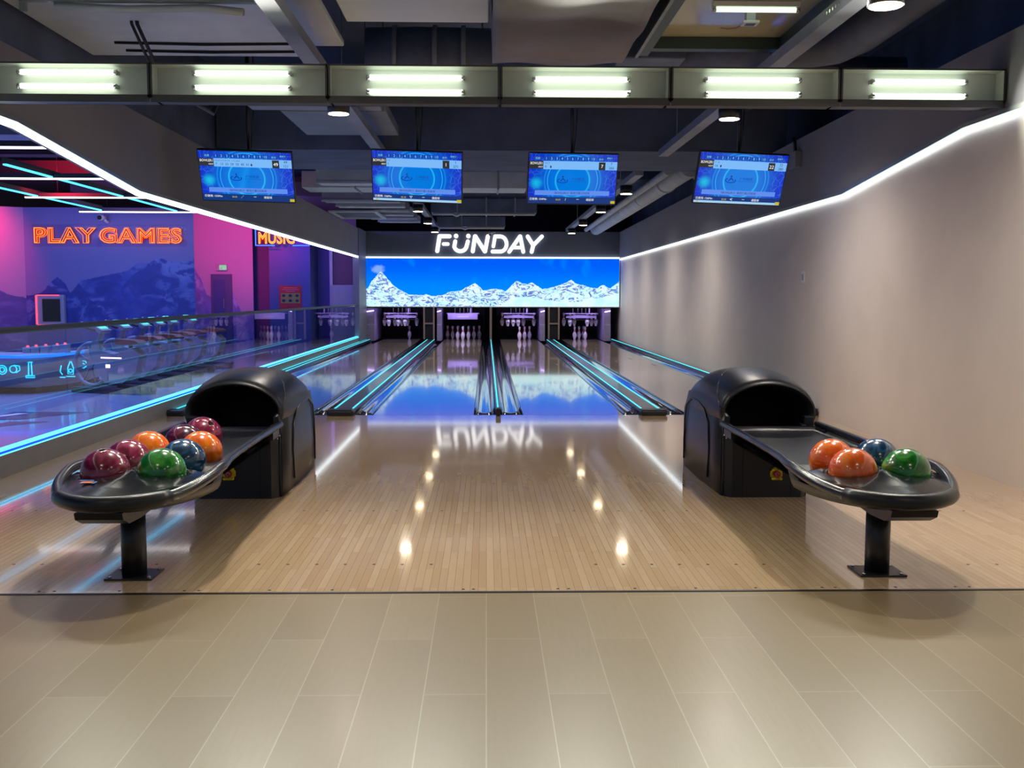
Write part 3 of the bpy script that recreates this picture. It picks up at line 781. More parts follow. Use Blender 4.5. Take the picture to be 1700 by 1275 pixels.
    pts = [(cx-.298, 6.37, .452), (cx-.300, 5.6, .455), (cx-.308, 5.2, .455), (cx-.318, 5.0, .455)]+ol+[(cx+.318, 5.0, .455), (cx+.308, 5.2, .455), (cx+.300, 5.6, .455), (cx+.298, 6.37, .452)]
    rs = []
    for p in pts:
        f = max(0, min(1, (5.15-p[1])/.7)); rs.append(.020+.006*f)
    zz = [max(0, min(1, (4.74-p[1])/.38)) for p in pts]
    pts = [(p[0], p[1], p[2]-.054*q_) for p, q_ in zip(pts, zz)]
    b = MB(); b.tube(pts, rs, M['steel_rail'], seg=14); o = b.build('rail', rack, world=True)
    # front bumper: fatter wrap over the nose
    b = MB(); nb = []
    for k in range(17):
        t = radians(-42+84*k/16); nb.append((cx+(A_+.004)*sin(t), YE-(B_+.004)*cos(t), .398))
    b.tube(nb, [.032]*17, M['black_soft'], seg=14, sz=1.05, sx=.95); b.build('bumper', rack, world=True)
    # tray surface (height field with ball pockets)
    b = MB(); gy = []
    y_ = YE-B_+.004
    while y_ < 6.36:
        gy.append(y_); y_ += .010 if y_ < 4.85 else .03
    nx = 56; rows = []; fr = [q for q in balls if q[2] < 5.3]
    bz0 = .455
    for yv in gy:
        hw = (A_-.012)*sqrt(max(0, 1-((YE-yv)/B_)**2)) if yv < YE else max(.245, A_-.012-.5*(yv-YE))
        row = []
        for k in range(nx+1):
            X = -hw+2*hw*k/nx
            chan = .3435+.012*max(0, 1-abs(X)/.03)+ .06*max(0, (abs(X)-.235)/.075)**1.5
            ed = max(abs(X)/(hw+.001), 0); rr_ = sqrt((X/.31)**2+(max(0, YE-yv)/.615)**2); cap = .455-.026*max(0, min(1, (rr_-.62)/.36))**1.3+.022*math.exp(-(X/.05)**2)*max(0, min(1, (yv-4.30)/.25))
            f = max(0, min(1, (yv-(4.72-.0*abs(X)))/.10)); f = f*f*(3-2*f)
            Z = cap*(1-f)+chan*f
            for (bn, bx_, by_, bzz) in balls:
                d2 = (cx+X-bx_)**2+(yv-by_)**2; R_ = RB+.004
                if d2 < R_*R_: Z = min(Z, bzz-sqrt(R_*R_-d2))
            row.append((cx+X, yv, Z))
        rows.append(row)
    b.loft(rows, M['nose'] , closed_ring=False)
    # dark grey tread on the floor of the track
    b.box(cx-.20, cx-.03, 5.9, 6.5, .345, .3475, M['tray_floor']); b.box(cx+.03, cx+.20, 5.9, 6.5, .345, .3475, M['tray_floor']); 
    b.build('tray', rack, world=True)
    # outer skirt and underside
    b = MB(); sk = [(cx-.290, 6.33)]+[(cx-.290, 5.4), (cx-.305, 4.98)]+[(cx+(A_-.01)*sin(radians(-90+180*k/24)), YE-(B_-.01)*cos(radians(-90+180*k/24))) for k in range(25)]+[(cx+.305, 4.98), (cx+.290, 5.4), (cx+.290, 6.33)]
    c_ = Vector((cx, 5.2))
    def shr(p, f): return (cx+(p[0]-cx)*f, 5.4+(p[1]-5.4)*f if p[1] < 5.4 else p[1])
    lo_ = lambda p, a: a if p[1] < 4.95 else .425+(a-.36)*.3
    b.loft([[(p[0], p[1], .395 if p[1] < 4.95 else .445) for p in sk], [(p[0], p[1], lo_(p, .385)) for p in sk], [(*shr(p, .97), lo_(p, .36)) for p in sk], [(*shr(p, .90), lo_(p, .335)) for p in sk]], M['black_soft'], closed_ring=True, cap1=True)
    b.build('tray_shell', rack, world=True)
    b = MB()
    prof_ = [(4.26, .34), (4.27, .315), (4.34, .285), (4.5, .278), (4.64, .285), (4.70, .315), (4.90, .322), (4.98, .325), (5.02, .336)]
    b.prism([(q[0], q[1]) for q in prof_]+[(5.02, .345), (4.26, .345)], 'x', min(cx-s*.14, cx+s*.06), max(cx-s*.14, cx+s*.06), M['black_soft'])
    b.box(cx-.20, cx-.12, 4.74, 4.92, .300, .335, M['black_soft'], bev=.006); b.box(cx+.12, cx+.20, 4.74, 4.92, .300, .335, M['black_soft'], bev=.006)
    for dx in (-.13, -.10): b.cyl((cx-s*dx, 4.735, .312), (cx-s*dx, 4.745, .312), .006, M['chrome'], seg=8)
    b.build('mounting_box', rack, world=True)
    b = MB(); b.cyl((cx, 4.56, .006), (cx, 4.56, .29), .054, M['black'], seg=32); b.build('post', rack, world=True)
    b = MB(); b.box(cx-.105, cx+.105, 4.47, 4.65, .0005, .008, M['black'], bev=.002)
    for dx in (-.085, .085):
        for dy in (-.07, .07): b.cyl((cx+dx, 4.56+dy, .008), (cx+dx, 4.56+dy, .014), .008, M['chrome'], seg=10)
    b.build('base_plate', rack, world=True)
    # side screws where the rail meets the hood
    b = MB()
    for q in (0, 1): b.cyl((cx+s*.318, 6.25-.06*q, .40-.01*q), (cx+s*.312, 6.25-.06*q, .40-.01*q), .006, M['chrome'], seg=8)
    b.box(cx+s*.285-.012, cx+s*.285+.012, 6.15, 6.34, .385, .44, M['black']); b.box(cx-s*.285-.012, cx-s*.285+.012, 6.15, 6.34, .385, .44, M['black'])
    b.build('rail_bracket', rack, world=True)
    # stickers on the nose
    def sticker(dx, y0, w, l, m, rot=0.3):
        b = MB(); q = []
        for (a, c) in ((-w/2, -l/2), (w/2, -l/2), (w/2, l/2), (-w/2, l/2)):
            q.append((cx+dx+a*cos(rot)-c*sin(rot), y0+a*sin(rot)+c*cos(rot), .4515))
        b.face(q, m); return b.build('sticker', rack, world=True)
    if s > 0:
        o = sticker(-.135, 4.40, .05, .04, M['orange_st'], .0); o['label'] = 'orange and white sticker'
        o = sticker(-.10, 4.41, .014, .085, M['blue_st'], .0); o['label'] = 'blue strip sticker'
        o = sticker(-.14, 4.445, .08, .02, M['blue_st'], .1)
    # balls
    for (bn, bx_, by_, bzz) in balls:
        lab, key, holes = bn
        bm_ = bmesh.new(); bmesh.ops.create_icosphere(bm_, subdivisions=5, radius=RB)
        mbb = MB(); mbb.bm.free(); mbb.bm = bm_; mbb.mats = [BALLS[key], M['hole']]
        for f in bm_.faces: f.smooth = True
        if holes:
            hd = Vector(holes).normalized(); side = hd.cross(Vector((0, 0, 1))).normalized() if abs(hd.z) < .9 else Vector((1, 0, 0)); up_ = side.cross(hd)
            for (a, c, rr) in ((0, 0, .0115), (.030, .070, .011), (-.030, .070, .011)):
                dcen = (hd*RB+side*a*.9+up_*c*.9).normalized()*RB
                if c > 0 and key != 'x': continue
                for v in bm_.verts:
                    if (v.co-dcen).length < rr: v.co *= .72; v.tag = True
            for f in bm_.faces:
                if sum(v.tag for v in f.verts) >= 1: f.material_index = 1
        o = mbb.build('bowling_ball', recalc=False); o.location = (bx_, by_, bzz)
        o.rotation_euler = (0, 0, 0) if holes else (random.random()*6, random.random()*6, random.random()*6)
        tag(o, lab, 'bowling ball', 'bowling balls on the racks')

def bpos(u, v_top, ztop=.563): # rack ball centre from its top point
    p = at(u, v_top, z=ztop); return p.x, p.y+.03, .455
def B(lab, key, u, v, holes=None, dx=0, dy=0):
    x, y_, z = bpos(u, v); return ((lab, key, holes), x+dx, y_+dy, z)
LB = [B('maroon ball at the outer front of the left rack, finger hole on top', 'maroon', 170, 746.6, (-.05, -.20, 1)),
      B('maroon ball second in the outer row, between maroon and orange', 'maroon', 208, 731),
      B('orange ball third in the outer row of the left rack', 'orange', 243, 717),
      B('green marbled ball at the inner front of the left rack', 'green', 264, 746),
      B('dark blue ball behind the green one on the left rack', 'blue', 300, 730.5),
      B('orange ball behind the dark blue one on the left rack', 'orange', 330, 717),
      B('dark purple streaked ball behind the two orange ones', 'purple', 303, 705.5),
      B('maroon ball nearest the hood mouth on the left rack', 'maroon', 334, 693, (.55, -.45, .75))]
RBL = [B('orange ball further back on the right rack, next to blue', 'coral', 1385, 730), B('orange ball at the inner front of the right rack', 'coral', 1421, 745.5),
       B('deep blue ball behind the green one on the right rack', 'blue', 1460, 729), B('green ball at the outer front of the right rack', 'green', 1510, 746)]
ball_return(-1.573, 1, 'between first and second lane approaches', LB)
ball_return(1.778, -1, 'close to the white wall', RBL)

# ------------------------------------------------------------------ fluorescent light boxes
ex = [-3.30, -2.172, -1.028, .090, 1.206, 2.325, 3.425]
zb, zt = 2.522, 2.742
names_lb = ['first light box from the left bulkhead', 'second light box from the left bulkhead', 'third light box from the left bulkhead, left of the wrapped duct', 'light box directly under the grey wrapped duct', 'light box below the cream ceiling board', 'light box touching the right wall']
for k in range(6):
    x0, x1 = ex[k]+.004, ex[k+1]-.004; yf = 6.85
    c = (x0+x1)/2
    t = thing('fluorescent_light_box', 'white two-tube %s' % names_lb[k], 'light box', (c, yf+.13, zb), group='fluorescent light boxes')
    dz = (.010 if k < 2 else 0)
    b = MB()
    fr = .016
    b.box(x0, x1, yf, yf+.27, zb, zb+.006, M['frame_grey']); b.box(x0, x1, yf, yf+.27, zt-.006, zt, M['frame_grey'])
    b.box(x0, x0+.006, yf, yf+.27, zb, zt, M['frame_grey']); b.box(x1-.006, x1, yf, yf+.27, zb, zt, M['frame_grey'])
    b.box(x0, x1, yf+.26, yf+.27, zb, zt, M['frame_grey'])
    b.box(x0, x1, yf-.006, yf, zb-.03, zb+.018, M['frame_grey']); b.box(x0, x1, yf-.006, yf, zt-.010, zt, M['frame_grey'])
    b.box(x0, x0+.012, yf-.006, yf, zb, zt, M['frame_grey']); b.box(x1-.012, x1, yf-.006, yf, zb, zt, M['frame_grey'])
    b.build('housing', t, world=True)
    b = MB(); g_ = .007
    b.box(x0+g_, x1-g_, yf+.115, yf+.12, zb+g_, zt-g_, M['box_white']); b.box(x0+g_, x1-g_, yf+.002, yf+.115, zb+g_, zb+g_+.008, M['box_white']); b.box(x0+g_, x1-g_, yf+.002, yf+.115, zt-g_-.003, zt-g_, M['box_white'])
    b.box(x0+g_, x0+g_+.003, yf+.002, yf+.115, zb+g_, zt-g_, M['box_white']); b.box(x1-g_-.003, x1-g_, yf+.002, yf+.115, zb+g_, zt-g_, M['box_white'])
    b.build('reflector', t, world=True)
    arealight('tube light', (c, yf+.045, zb+.11), (c, yf-2.0, zb-.8), .62, .10, 20, (1.0, .98, .84), 2.25)
    uc = [112, 402, 690, 965, 1250, 1526][k]
    vt, vb = [(120, 143), (122, 146), (129, 153), (132, 155), (133, 157), (136, 160)][k]
    for vv in (vt, vb):
        p = at(uc, vv, y=yf+.07); tl = .30
        zz_ = min(max(p.z, zb+.04), zt-.03)
        b = MB(); b.cyl((p.x-tl, yf+.07, zz_), (p.x+tl, yf+.07, zz_), .0165, M['tube'], seg=14)
        tb = b.build('fluorescent_tube', t, world=True); tb['label'] = 'glowing tube'
        for q in (-1, 1):
            b = MB(); b.cyl((p.x+q*tl, yf+.07, zz_), (p.x+q*(tl+.022), yf+.07, zz_), .0175, M['chrome'], seg=14); b.box(p.x+q*(tl+.012)-.01, p.x+q*(tl+.012)+.01, yf+.08, yf+.115, zz_-.013, zz_+.013, M['white_pl'])
            b.build('tube_socket', tb, loc=None) if False else None
            off = t.location.copy()
            for v in b.bm.verts: v.co -= off
            so = b.build('tube_socket'); so.parent = tb

# ------------------------------------------------------------------ monitors
W_, H_ = .96, .55
def rotm(a, bb, c): return Matrix.Rotation(a, 3, 'Z') @ Matrix.Rotation(bb, 3, 'X') @ Matrix.Rotation(c, 3, 'Y')
MON = [((-2.448, 10.737, 2.454), (-.029, .466, .031), dict(total='49', hi='121', mins='155', ball='2', s1='7 6 4 2 4 5 6 7 4   1 3 1 6 6', s2='7   13  22  29  33  40  41', dia=.565, throw='2', mark='dots', strip=False)),
       ((-.728, 10.983, 2.488), (-.092, .346, .044), dict(total='1', hi='271', mins='156', ball='1', s1='1 0', s2=' 1', dia=None, throw='1', mark='tri', strip=True)),
       ((.916, 11.064, 2.482), (.075, .307, .003), dict(total='7', hi='260', mins='154', ball='2', s1='0 0  7', s2=' 0', dia=.245, throw='2', mark='tick', strip=False)),
       ((2.632, 10.740, 2.455), (.128, .390, .024), dict(total='22', hi='280', mins='156', ball='2', s1='7   4', s2='14', dia=.245, throw='2', mark='hook', strip=True))]
mon_lbl = ['score monitor showing total 49 and high score 121', 'score monitor showing total 1 and high score 271', 'score monitor showing total 7 and high score 260', 'score monitor showing total 22, nearest the right wall']
for (loc, rot, d), lb in zip(MON, mon_lbl):
    t = thing('score_monitor', 'ceiling-hung blue '+lb, 'monitor', loc, group='hanging score monitors')
    rm = rotm(*rot).to_4x4(); t.matrix_world = Matrix.Translation(loc) @ rm
    b = MB(); b.box(-W_/2, W_/2, .0, .045, -H_/2, H_/2, M['black'], bev=.004); b.box(-.25, .25, .045, .07, -.15, .15, M['black']); b.build('housing', t)
    b = MB(); e = .010; x0, x1, z0, z1 = -W_/2+e, W_/2-e, -H_/2+e+.004, H_/2-e; y_ = -.0015
    w, h = x1-x0, z1-z0
    b.face([(x0, y_, z0), (x1, y_, z0), (x1, y_, z1), (x0, y_, z1)], M['tv'], [(0, 0), (1, 0), (1, 1), (0, 1)])
    def R(u0, v0, u1, v1, m, dy): b.face([(x0+u0*w, y_-dy, z1-v1*h), (x0+u1*w, y_-dy, z1-v1*h), (x0+u1*w, y_-dy, z1-v0*h), (x0+u0*w, y_-dy, z1-v0*h)], M[m])
    def T(s_, u, v, hh, m, wm=None, al='c', dy=.0025, **k): put_text(b, s_, x0+u*w, z1-v*h, y_-dy, hh*h, M[m], None if wm is None else wm*w, al, **k)
    R(.045, .055, .145, .125, 'tv_head', .0006); T('玩家', .095, .09, .045, 'tv_cyan', .06)
    for q in range(10):
        u0 = .165+q*.0595; R(u0, .055, u0+.052, .13, 'tv_head', .0006); T(str(q+1), u0+.026, .092, .05, 'tv_cyan', .03)
    R(.765+.01, .06, .85, .13, 'tv_head', .0006); T('总分', .812, .095, .045, 'tv_cyan', .055)
    R(.865, .04, .955, .10, 'tv_head', .0006); T('最高分', .91, .07, .035, 'tv_cyan', .07)
    R(0, .145, .16, .30, 'tv_dark', .0006); T('BOWLER1', .082, .19, .05, 'tv_white', .135); T('HDCP', .13, .262, .03, 'tv_white', .05)
    R(.16, .145, 1.0, .31, 'tv_lite', .0006)
    T(d['s1'], .175, .185, .03, 'tv_navy', .5 if len(d['s1']) > 9 else None, 'l'); T(d['s2'], .18, .255, .045, 'tv_navy', .40 if len(d['s2']) > 5 else None, 'l')
    if d['dia']:
        u, v = d['dia'], .26; b.face([(x0+(u-.011)*w, y_-.0025, z1-v*h), (x0+u*w, y_-.0025, z1-(v+.03)*h), (x0+(u+.011)*w, y_-.0025, z1-v*h), (x0+u*w, y_-.0025, z1-(v-.03)*h)], M['tv_navy'])
    R(.79, .155, .865, .31, 'tv_dark', .0012); T(d['total'], .828, .235, .065, 'tv_white', .05)
    T(d['total'], .935, .185, .05, 'tv_navy', None); T(d['hi'], .935, .265, .05, 'tv_navy', .07)
    # logo: bowler figure over an open ring
    lx, lz = .385, .50
    ringp = [(x0+(lx+.058*cos(radians(a)))*w, z1-(lz+.035-.045*sin(radians(a)))*h) for a in range(130, 400, 15)]
    b.stroke([Vector(p) for p in ringp], .009, y_-.002, y_-.0012, M['tv_blue'])
    b.stroke([Vector((x0+(lx-.02)*w, z1-(lz+.04)*h)), Vector((x0+(lx+.005)*w, z1-(lz-.01)*h)), Vector((x0+(lx+.03)*w, z1-(lz+.035)*h))], .012, y_-.002, y_-.0012, M['tv_blue'])
    q_ = (x0+(lx+.003)*w, z1-(lz-.045)*h); b.prism([(q_[0]+.008*cos(a*pi/6), q_[1]+.008*sin(a*pi/6)) for a in range(12)], 'y', y_-.002, y_-.0012, M['tv_navy'])
    T('广州振球', .56, .50, .062, 'tv_blue', .20)
    R(.47, .548, .66, .553, 'tv_blue', .0008)
    R(.075, .735, .93, .83, 'tv_bar', .0006); T('《BOWLER1》请进行第%s次投球' % d['throw'], .50, .782, .05, 'tv_navy', .56)
    R(0, .865, 1, 1.0 if not d['strip'] else .955, 'tv_foot', .0006)
    if d['strip']: R(0, .955, 1, 1, 'tv_foot2', .0006); R(.03, .965, .055, .99, 'tv_yel', .001)
    T('已使用: %sMin' % d['mins'], .02, .91, .05, 'tv_white', .26, 'l'); T('第%s球' % d['ball'], .345, .92, .038, 'tv_yel', .08)
    T({'dots': '⋰', 'tri': '▽', 'tick': '/', 'hook': '<'}[d['mark']], .43, .915, .05, 'tv_white', .04)
    T('--', .57, .91, .008, 'tv_white', .04); T('请投球', .71, .915, .05, 'tv_white', .11)
    R(.95, .935, 1.0, .99, 'tv_yel', .0015)
    o = b.build('screen', t, recalc=False); o['label'] = 'lit blue score display'
    # ceiling pole
    bpy.context.view_layer.update()
    inv = t.matrix_world.inverted(); top = Vector((loc[0]-.0, loc[1]+.10, 3.95)); low = Vector((loc[0], loc[1]+.10, loc[2]+.10))
    b = MB(); b.cyl(inv @ low, inv @ top, .020, M['black'], seg=12); b.tube([inv @ low, inv @ (low+Vector((0, -.04, -.03))), Vector((0, .05, .0))], .02, M['black'], seg=8)
    b.build('hanging_pole', t)
    b = MB(); b.tube([inv @ Vector((loc[0]+.06, loc[1]+.12, 3.7)), inv @ Vector((loc[0]+.05, loc[1]+.12, 3.1)), inv @ Vector((loc[0]+.02, loc[1]+.12, 2.75))], .006, M['black'], seg=6); b.build('cable', t)

# ------------------------------------------------------------------ lamp tracks and lamps
ZL = 2.84
def lamp(u, v, lab):
    p = at(u, v, z=ZL)
    return p
tracks = {'left': [], 'right': []}
for side, L in (('left', [(405, -14), (563, 189), (672, 321), (693, 351), (708, 371), (721, 385.5)]), ('right', [(1494, 10), (1224, 198), (1037, 322), (993, 352.5), (967, 374), (945, 387.5)])):
    for u, v in L: tracks[side].append(at(u, v, z=ZL))
XT = {'left': sum(p.x for p in tracks['left'])/6, 'right': sum(p.x for p in tracks['right'])/6}
lord = ['nearest', 'second nearest', 'third', 'fourth', 'fifth', 'farthest']
for side in tracks:
    t = thing('lamp_track', 'grey metal ceiling channel carrying the %s row of round lamps' % side, 'ceiling channel', (XT[side], 12, ZL+.12))
    b = MB(); x = XT[side]
    for (ya, yb) in ((2.0, 12.9), (14.9, 27.9)): b.box(x-.06, x+.06, ya, yb, ZL+.13, ZL+.21, M['duct_mid'])
    b.build('channel', t, world=True)
    if side == 'right':
        b = MB()
        for k in range(6): b.cyl((x-.062, 6.35+k*.055, ZL+.175), (x-.060, 6.35+k*.055, ZL+.175), .012, M['chrome'], seg=8)
        b.build('slot_row', t, world=True)
    b = MB()
    for yy in (5, 9.5, 12, 17, 21, 25):
        b = MB(); b.cyl((x, yy, ZL+.21), (x, yy, 4.0), .005, M['galv'], seg=6); b.build('threaded_rod', t, world=True)
    n_ = len(tracks[side])
    for k, p in enumerate(tracks[side]):
        nm = 'farthest' if k == n_-1 else lord[k]
        lt = thing('ceiling_lamp', 'round black warm-lit can lamp, %s of the %s row' % (nm, side), 'ceiling lamp', (x, p.y, ZL), group='can lamps')
        b = MB(); b.cyl((0, 0, .0), (0, 0, .13), .098, M['black'], seg=28); b.build('can', lt)
        b = MB(); b.cyl((0, 0, -.004), (0, 0, .001), .088, M['lamp_disc'], seg=28); o = b.build('lamp_lens', lt); o['label'] = 'glowing warm lens'
        spot('warm spot', (x, p.y, ZL-.02), (x, p.y, 0), 190, (1.0, .91, .82), 2.75, 1.0, .08)

# ------------------------------------------------------------------ ceiling clutter
def hang_from(o, x0, x1, y0, y1, z1):
    for (xx, yy) in ((x0+.08*(x1-x0), (y0+y1)/2), (x1-.08*(x1-x0), (y0+y1)/2)):
        if y1-y0 > 2*(x1-x0): xx, yy = ((x0+x1)/2, y0+.06*(y1-y0)) if xx < (x0+x1)/2 else ((x0+x1)/2, y1-.06*(y1-y0))
        bb = MB(); bb.cyl((xx, yy, z1), (xx, yy, 4.0), .006, M['galv'], seg=6); bb.build('hanger_rod', o)
def duct(x0, x1, y0, y1, z0, z1, m, label, name='air_duct', cat='duct', group='ceiling ducts', bev=.01, ribs=(), rm=None, axis='y'):
    b = MB(); b.box(x0, x1, y0, y1, z0, z1, m, bev=bev)
    o = b.build(name); 
    for r in ribs:
        b2 = MB()
        if axis == 'y': b2.box(x0-.015, x1+.015, r-.015, r+.015, z0-.02, z1+.02, rm or m)
        else: b2.box(r-.015, r+.015, y0-.015, y1+.015, z0-.02, z1+.02, rm or m)
        b2.build('flange', o)
    hang_from(o, x0, x1, y0, y1, z1)
    return tag(o, label, cat, group)
# wrapped duct with crumpled cloth
b = MB(); rows = []
x0, x1, z0, z1 = .045, 1.04, 3.02, 3.5
for k in range(40):
    yy = 2.0+(at(1020, 107, z=3.02).y-2.0)*k/39; ring = []
    for q in range(16):
        X = x0+(x1-x0)*q/15; ring.append((X, yy, z0+.012*sin(X*9+yy*3)+.010*sin(yy*7.3+X*4)))
    for (X, Z) in ((x1, z0+.2), (x1, z1), (x0, z1), (x0, z0+.2)): ring.append((X+.01*sin(yy*5+Z*9), yy, Z))
    rows.append(ring)
b.loft(rows, M['wrap'], cap0=True, cap1=True); wd_ = b.build('wrapped_duct'); hang_from(wd_, .1, 1.0, 3, 8, 3.5); tag(wd_, 'wide ceiling duct wrapped in wrinkled grey cloth above the light boxes', 'duct')
# cream board in a dark frame
t = thing('ceiling_board', 'glossy cream board in a dark green metal frame, top right of centre', 'ceiling board', (1.8, 6, 3.2))
b = MB(); yb_ = at(1290, 62, z=3.22).y
b.box(1.27, 2.24, 2.5, yb_, 3.22, 3.24, M['screen_board']); b.build('board', t, world=True)
gf = pbr('dark green frame', srgb(62, 76, 72), .4, metal=.4)
b = MB()
for (xa, xb) in ((1.18, 1.27), (2.24, 2.33)): b.box(xa, xb, 2.5, yb_+.25, 3.13, 3.26, gf)
for xa in (1.175, 2.325): b.box(xa-.008, xa+.016, 2.5, yb_+.25, 3.115, 3.13, M['galv'])
b.box(1.27, 2.24, yb_, yb_+.1, 3.13, 3.26, gf); b.build('frame', t, world=True)
pl, pr = at(1183, 18, z=3.16), at(1328, 18, z=3.16)
t = thing('tube_light', 'single glowing tube light fixed under the glossy cream board', 'ceiling light', ((pl.x+pr.x)/2, pl.y, 3.16))
b = MB(); b.box(pl.x, pr.x, pl.y-.03, pl.y+.03, 3.185, 3.218, M['white_pl']); b.build('batten', t, world=True)
b = MB(); b.cyl((pl.x+.02, pl.y, 3.168), (pr.x-.02, pl.y, 3.168), .016, emis('ceiling tube', (.80, 1.0, .68), 1.6), seg=12); o = b.build('tube', t, world=True); o['label'] = 'glowing tube'
for xx in (pl.x+.01, pr.x-.01):
    b = MB(); b.cyl((xx-.012, pl.y, 3.168), (xx+.012, pl.y, 3.168), .019, M['chrome'], seg=12); b.build('socket', t, world=True)
p = at(1245, 36, z=3.12)
t = thing('ceiling_sensor', 'small white square sensor hanging beneath the cream board on thin wires', 'sensor', (p.x, p.y, 3.10))
b = MB(); b.box(-.055, .055, -.05, .05, 0, .018, M['white_pl'], bev=.003); b.box(-.033, .033, -.03, .03, -.002, .0, M['black']); b.build('head', t)
b = MB(); b.box(-.03, .03, -.03, .03, .018, .12, M['grey_pl']); b.build('mount', t)
b = MB(); b.tube([(-.04, .04, .01), (-.07, .10, .0), (-.10, .2, .02), (-.13, .3, .05)], .004, pbr('pink wire', srgb(170, 110, 100), .5), seg=6); b.build('wire', t)

duct(-3.25, -1.52, 2.0, at(300, 93, z=3.22).y, 3.22, 3.27, M['duct_lite'], 'flat pale ceiling panel at the upper left, above first light boxes', 'ceiling_panel', 'ceiling panel', 'pale ceiling panels')
def seam_on(o, x0, x1, y_, z):
    bb = MB(); bb.tube([(x0, y_, z), ((x0+x1)/2, y_+.03, z-.004), (x1, y_, z)], .014, M['black_matte'], seg=6); bb.build('seam', o)
pn = [o for o in bpy.data.objects if o.name == 'ceiling_panel'][0]
for v_ in (70, 83): seam_on(pn, -2.9, -1.55, at(330, v_, z=3.22).y, 3.215)
duct(-1.02, .02, 2.0, 7.75, 3.24, 3.30, M['board'], 'pale greenish ceiling panel left of the wrapped duct', 'ceiling_panel', 'ceiling panel', 'pale ceiling panels')
duct(-1.38, -1.10, 2.0, 8.2, 3.17, 3.22, M['duct_lite'], 'narrow pale channel running towards the light boxes at upper left', 'ceiling_panel', 'ceiling panel', 'pale ceiling panels')
b = MB(); b.box(-2.95, -1.45, 6.75, 6.80, 3.10, 3.125, M['galv']); b.cyl((-2.92, 6.77, 3.11), (-2.92, 6.77, 3.9), .006, M['galv'], seg=6); b.cyl((-1.5, 6.77, 3.11), (-1.5, 6.77, 3.9), .006, M['galv'], seg=6)
b.box(-2.95, -2.91, 6.76, 6.79, 3.04, 3.10, M['galv']); tag(b.build('hanger_rail'), 'thin metal hanger rail under the pale upper left panel', 'hanger rail')
b = MB(); b.tube([(-2.75, 6.82, 3.085), (-2.3, 6.83, 3.07), (-1.8, 6.82, 3.08), (-1.55, 6.80, 3.05)], .024, M['duct_lite'], seg=10); tag(b.build('lagged_pipe'), 'sagging cloth-wrapped pipe beneath the thin hanger rail', 'pipe')
b = MB(); b.tube([(-1.05, 9.4, 3.35), (-.6, 9.4, 3.36), (.1, 9.4, 3.35)], .26, M['duct_dark'], seg=20); 
for xx in (-.8, -.45, -.2): b.tube([(xx-.02, 9.4, 3.355), (xx+.02, 9.4, 3.355)], .28, M['duct_mid'], seg=20)
rd_ = b.build('round_duct'); hang_from(rd_, -1.0, .05, 9.38, 9.42, 3.6); tag(rd_, 'thick dark round duct crossing left of the wrapped duct', 'duct', 'ceiling ducts')
duct(-2.35, -1.05, 9.6, 10.6, 3.10, 3.22, M['duct_mid'], 'first pale blue step of ducting behind the light boxes, left', ribs=(10.1,))
duct(-2.15, -1.05, 11.0, 12.6, 3.16, 3.28, M['duct_mid'], 'second pale blue step of ducting nearer the crossbeam, left')
b = MB(); b.tube([(1.3, 10.5, 3.55), (4.2, 10.5, 3.55)], .10, M['duct_dark'], seg=12); tag(b.build('round_duct'), 'dark pipe crossing high at the right above the light boxes', 'pipe', 'ceiling ducts')
b = MB(); b.tube([(1.6, 8.7, 3.28), (2.55, 8.7, 3.28), (2.85, 8.55, 3.30), (2.95, 8.2, 3.32), (2.96, 7.2, 3.34), (2.96, 5, 3.34)], .16, M['duct_dark'], seg=16); tag(b.build('elbow_duct'), 'dark elbow-shaped duct right of the cream board', 'duct', 'ceiling ducts')
duct(1.05, 1.58, 8.3, 8.9, 3.12, 3.35, M['duct_dark'], 'dark duct crossing behind the cream board')
for k, (xx, w_, zz) in enumerate(((3.0, .22, 3.5), (2.55, .12, 3.62))):
    duct(xx-w_, xx+w_, 2, 12.8, zz, zz+.3, M['ceil_dark'] if k else M['duct_dark'], ['broad dark beam running lengthwise near the right wall', 'slim dark beam beside the broad one at the upper right'][k], 'ceiling_duct', 'duct')
# behind the crossbeam
duct(-3.1, .68, 17.6, 18.4, 3.05, 3.33, M['duct_lite'], 'lavender grey cross duct seen between the two middle monitors', axis='x', ribs=(-2.2, -.9, .2), rm=M['duct_mid'])
duct(-1.15, 1.05, 21.6, 22.4, 2.96, 3.25, M['duct_dark'], 'dark cross duct below the middle monitors', axis='x', ribs=(-.6, 0, .6), rm=M['duct_mid'])
b = MB(); b.tube([(-1.1, 21.65, 2.935), (-.7, 21.65, 2.935), (-.62, 21.65, 2.90), (-.54, 21.65, 2.935), (1.0, 21.65, 2.935)], .028, M['duct_lite'], seg=8); tag(b.build('wrapped_pipe'), 'pale wrapped pipe along the dark cross duct', 'pipe', 'pale pipes')
duct(-1.2, .46, 25.3, 25.9, 2.92, 3.16, M['duct_dark'], 'shorter dark cross duct just in front of the sign', axis='x', ribs=(-.6, 0), rm=M['duct_mid'])
b = MB(); b.tube([(-1.15, 25.35, 2.893), (-.6, 25.35, 2.893), (-.52, 25.35, 2.86), (-.44, 25.35, 2.893), (.44, 25.35, 2.893)], .03, M['duct_lite'], seg=8); tag(b.build('wrapped_pipe'), 'pale wrapped pipe just in front of the sign', 'pipe', 'pale pipes')
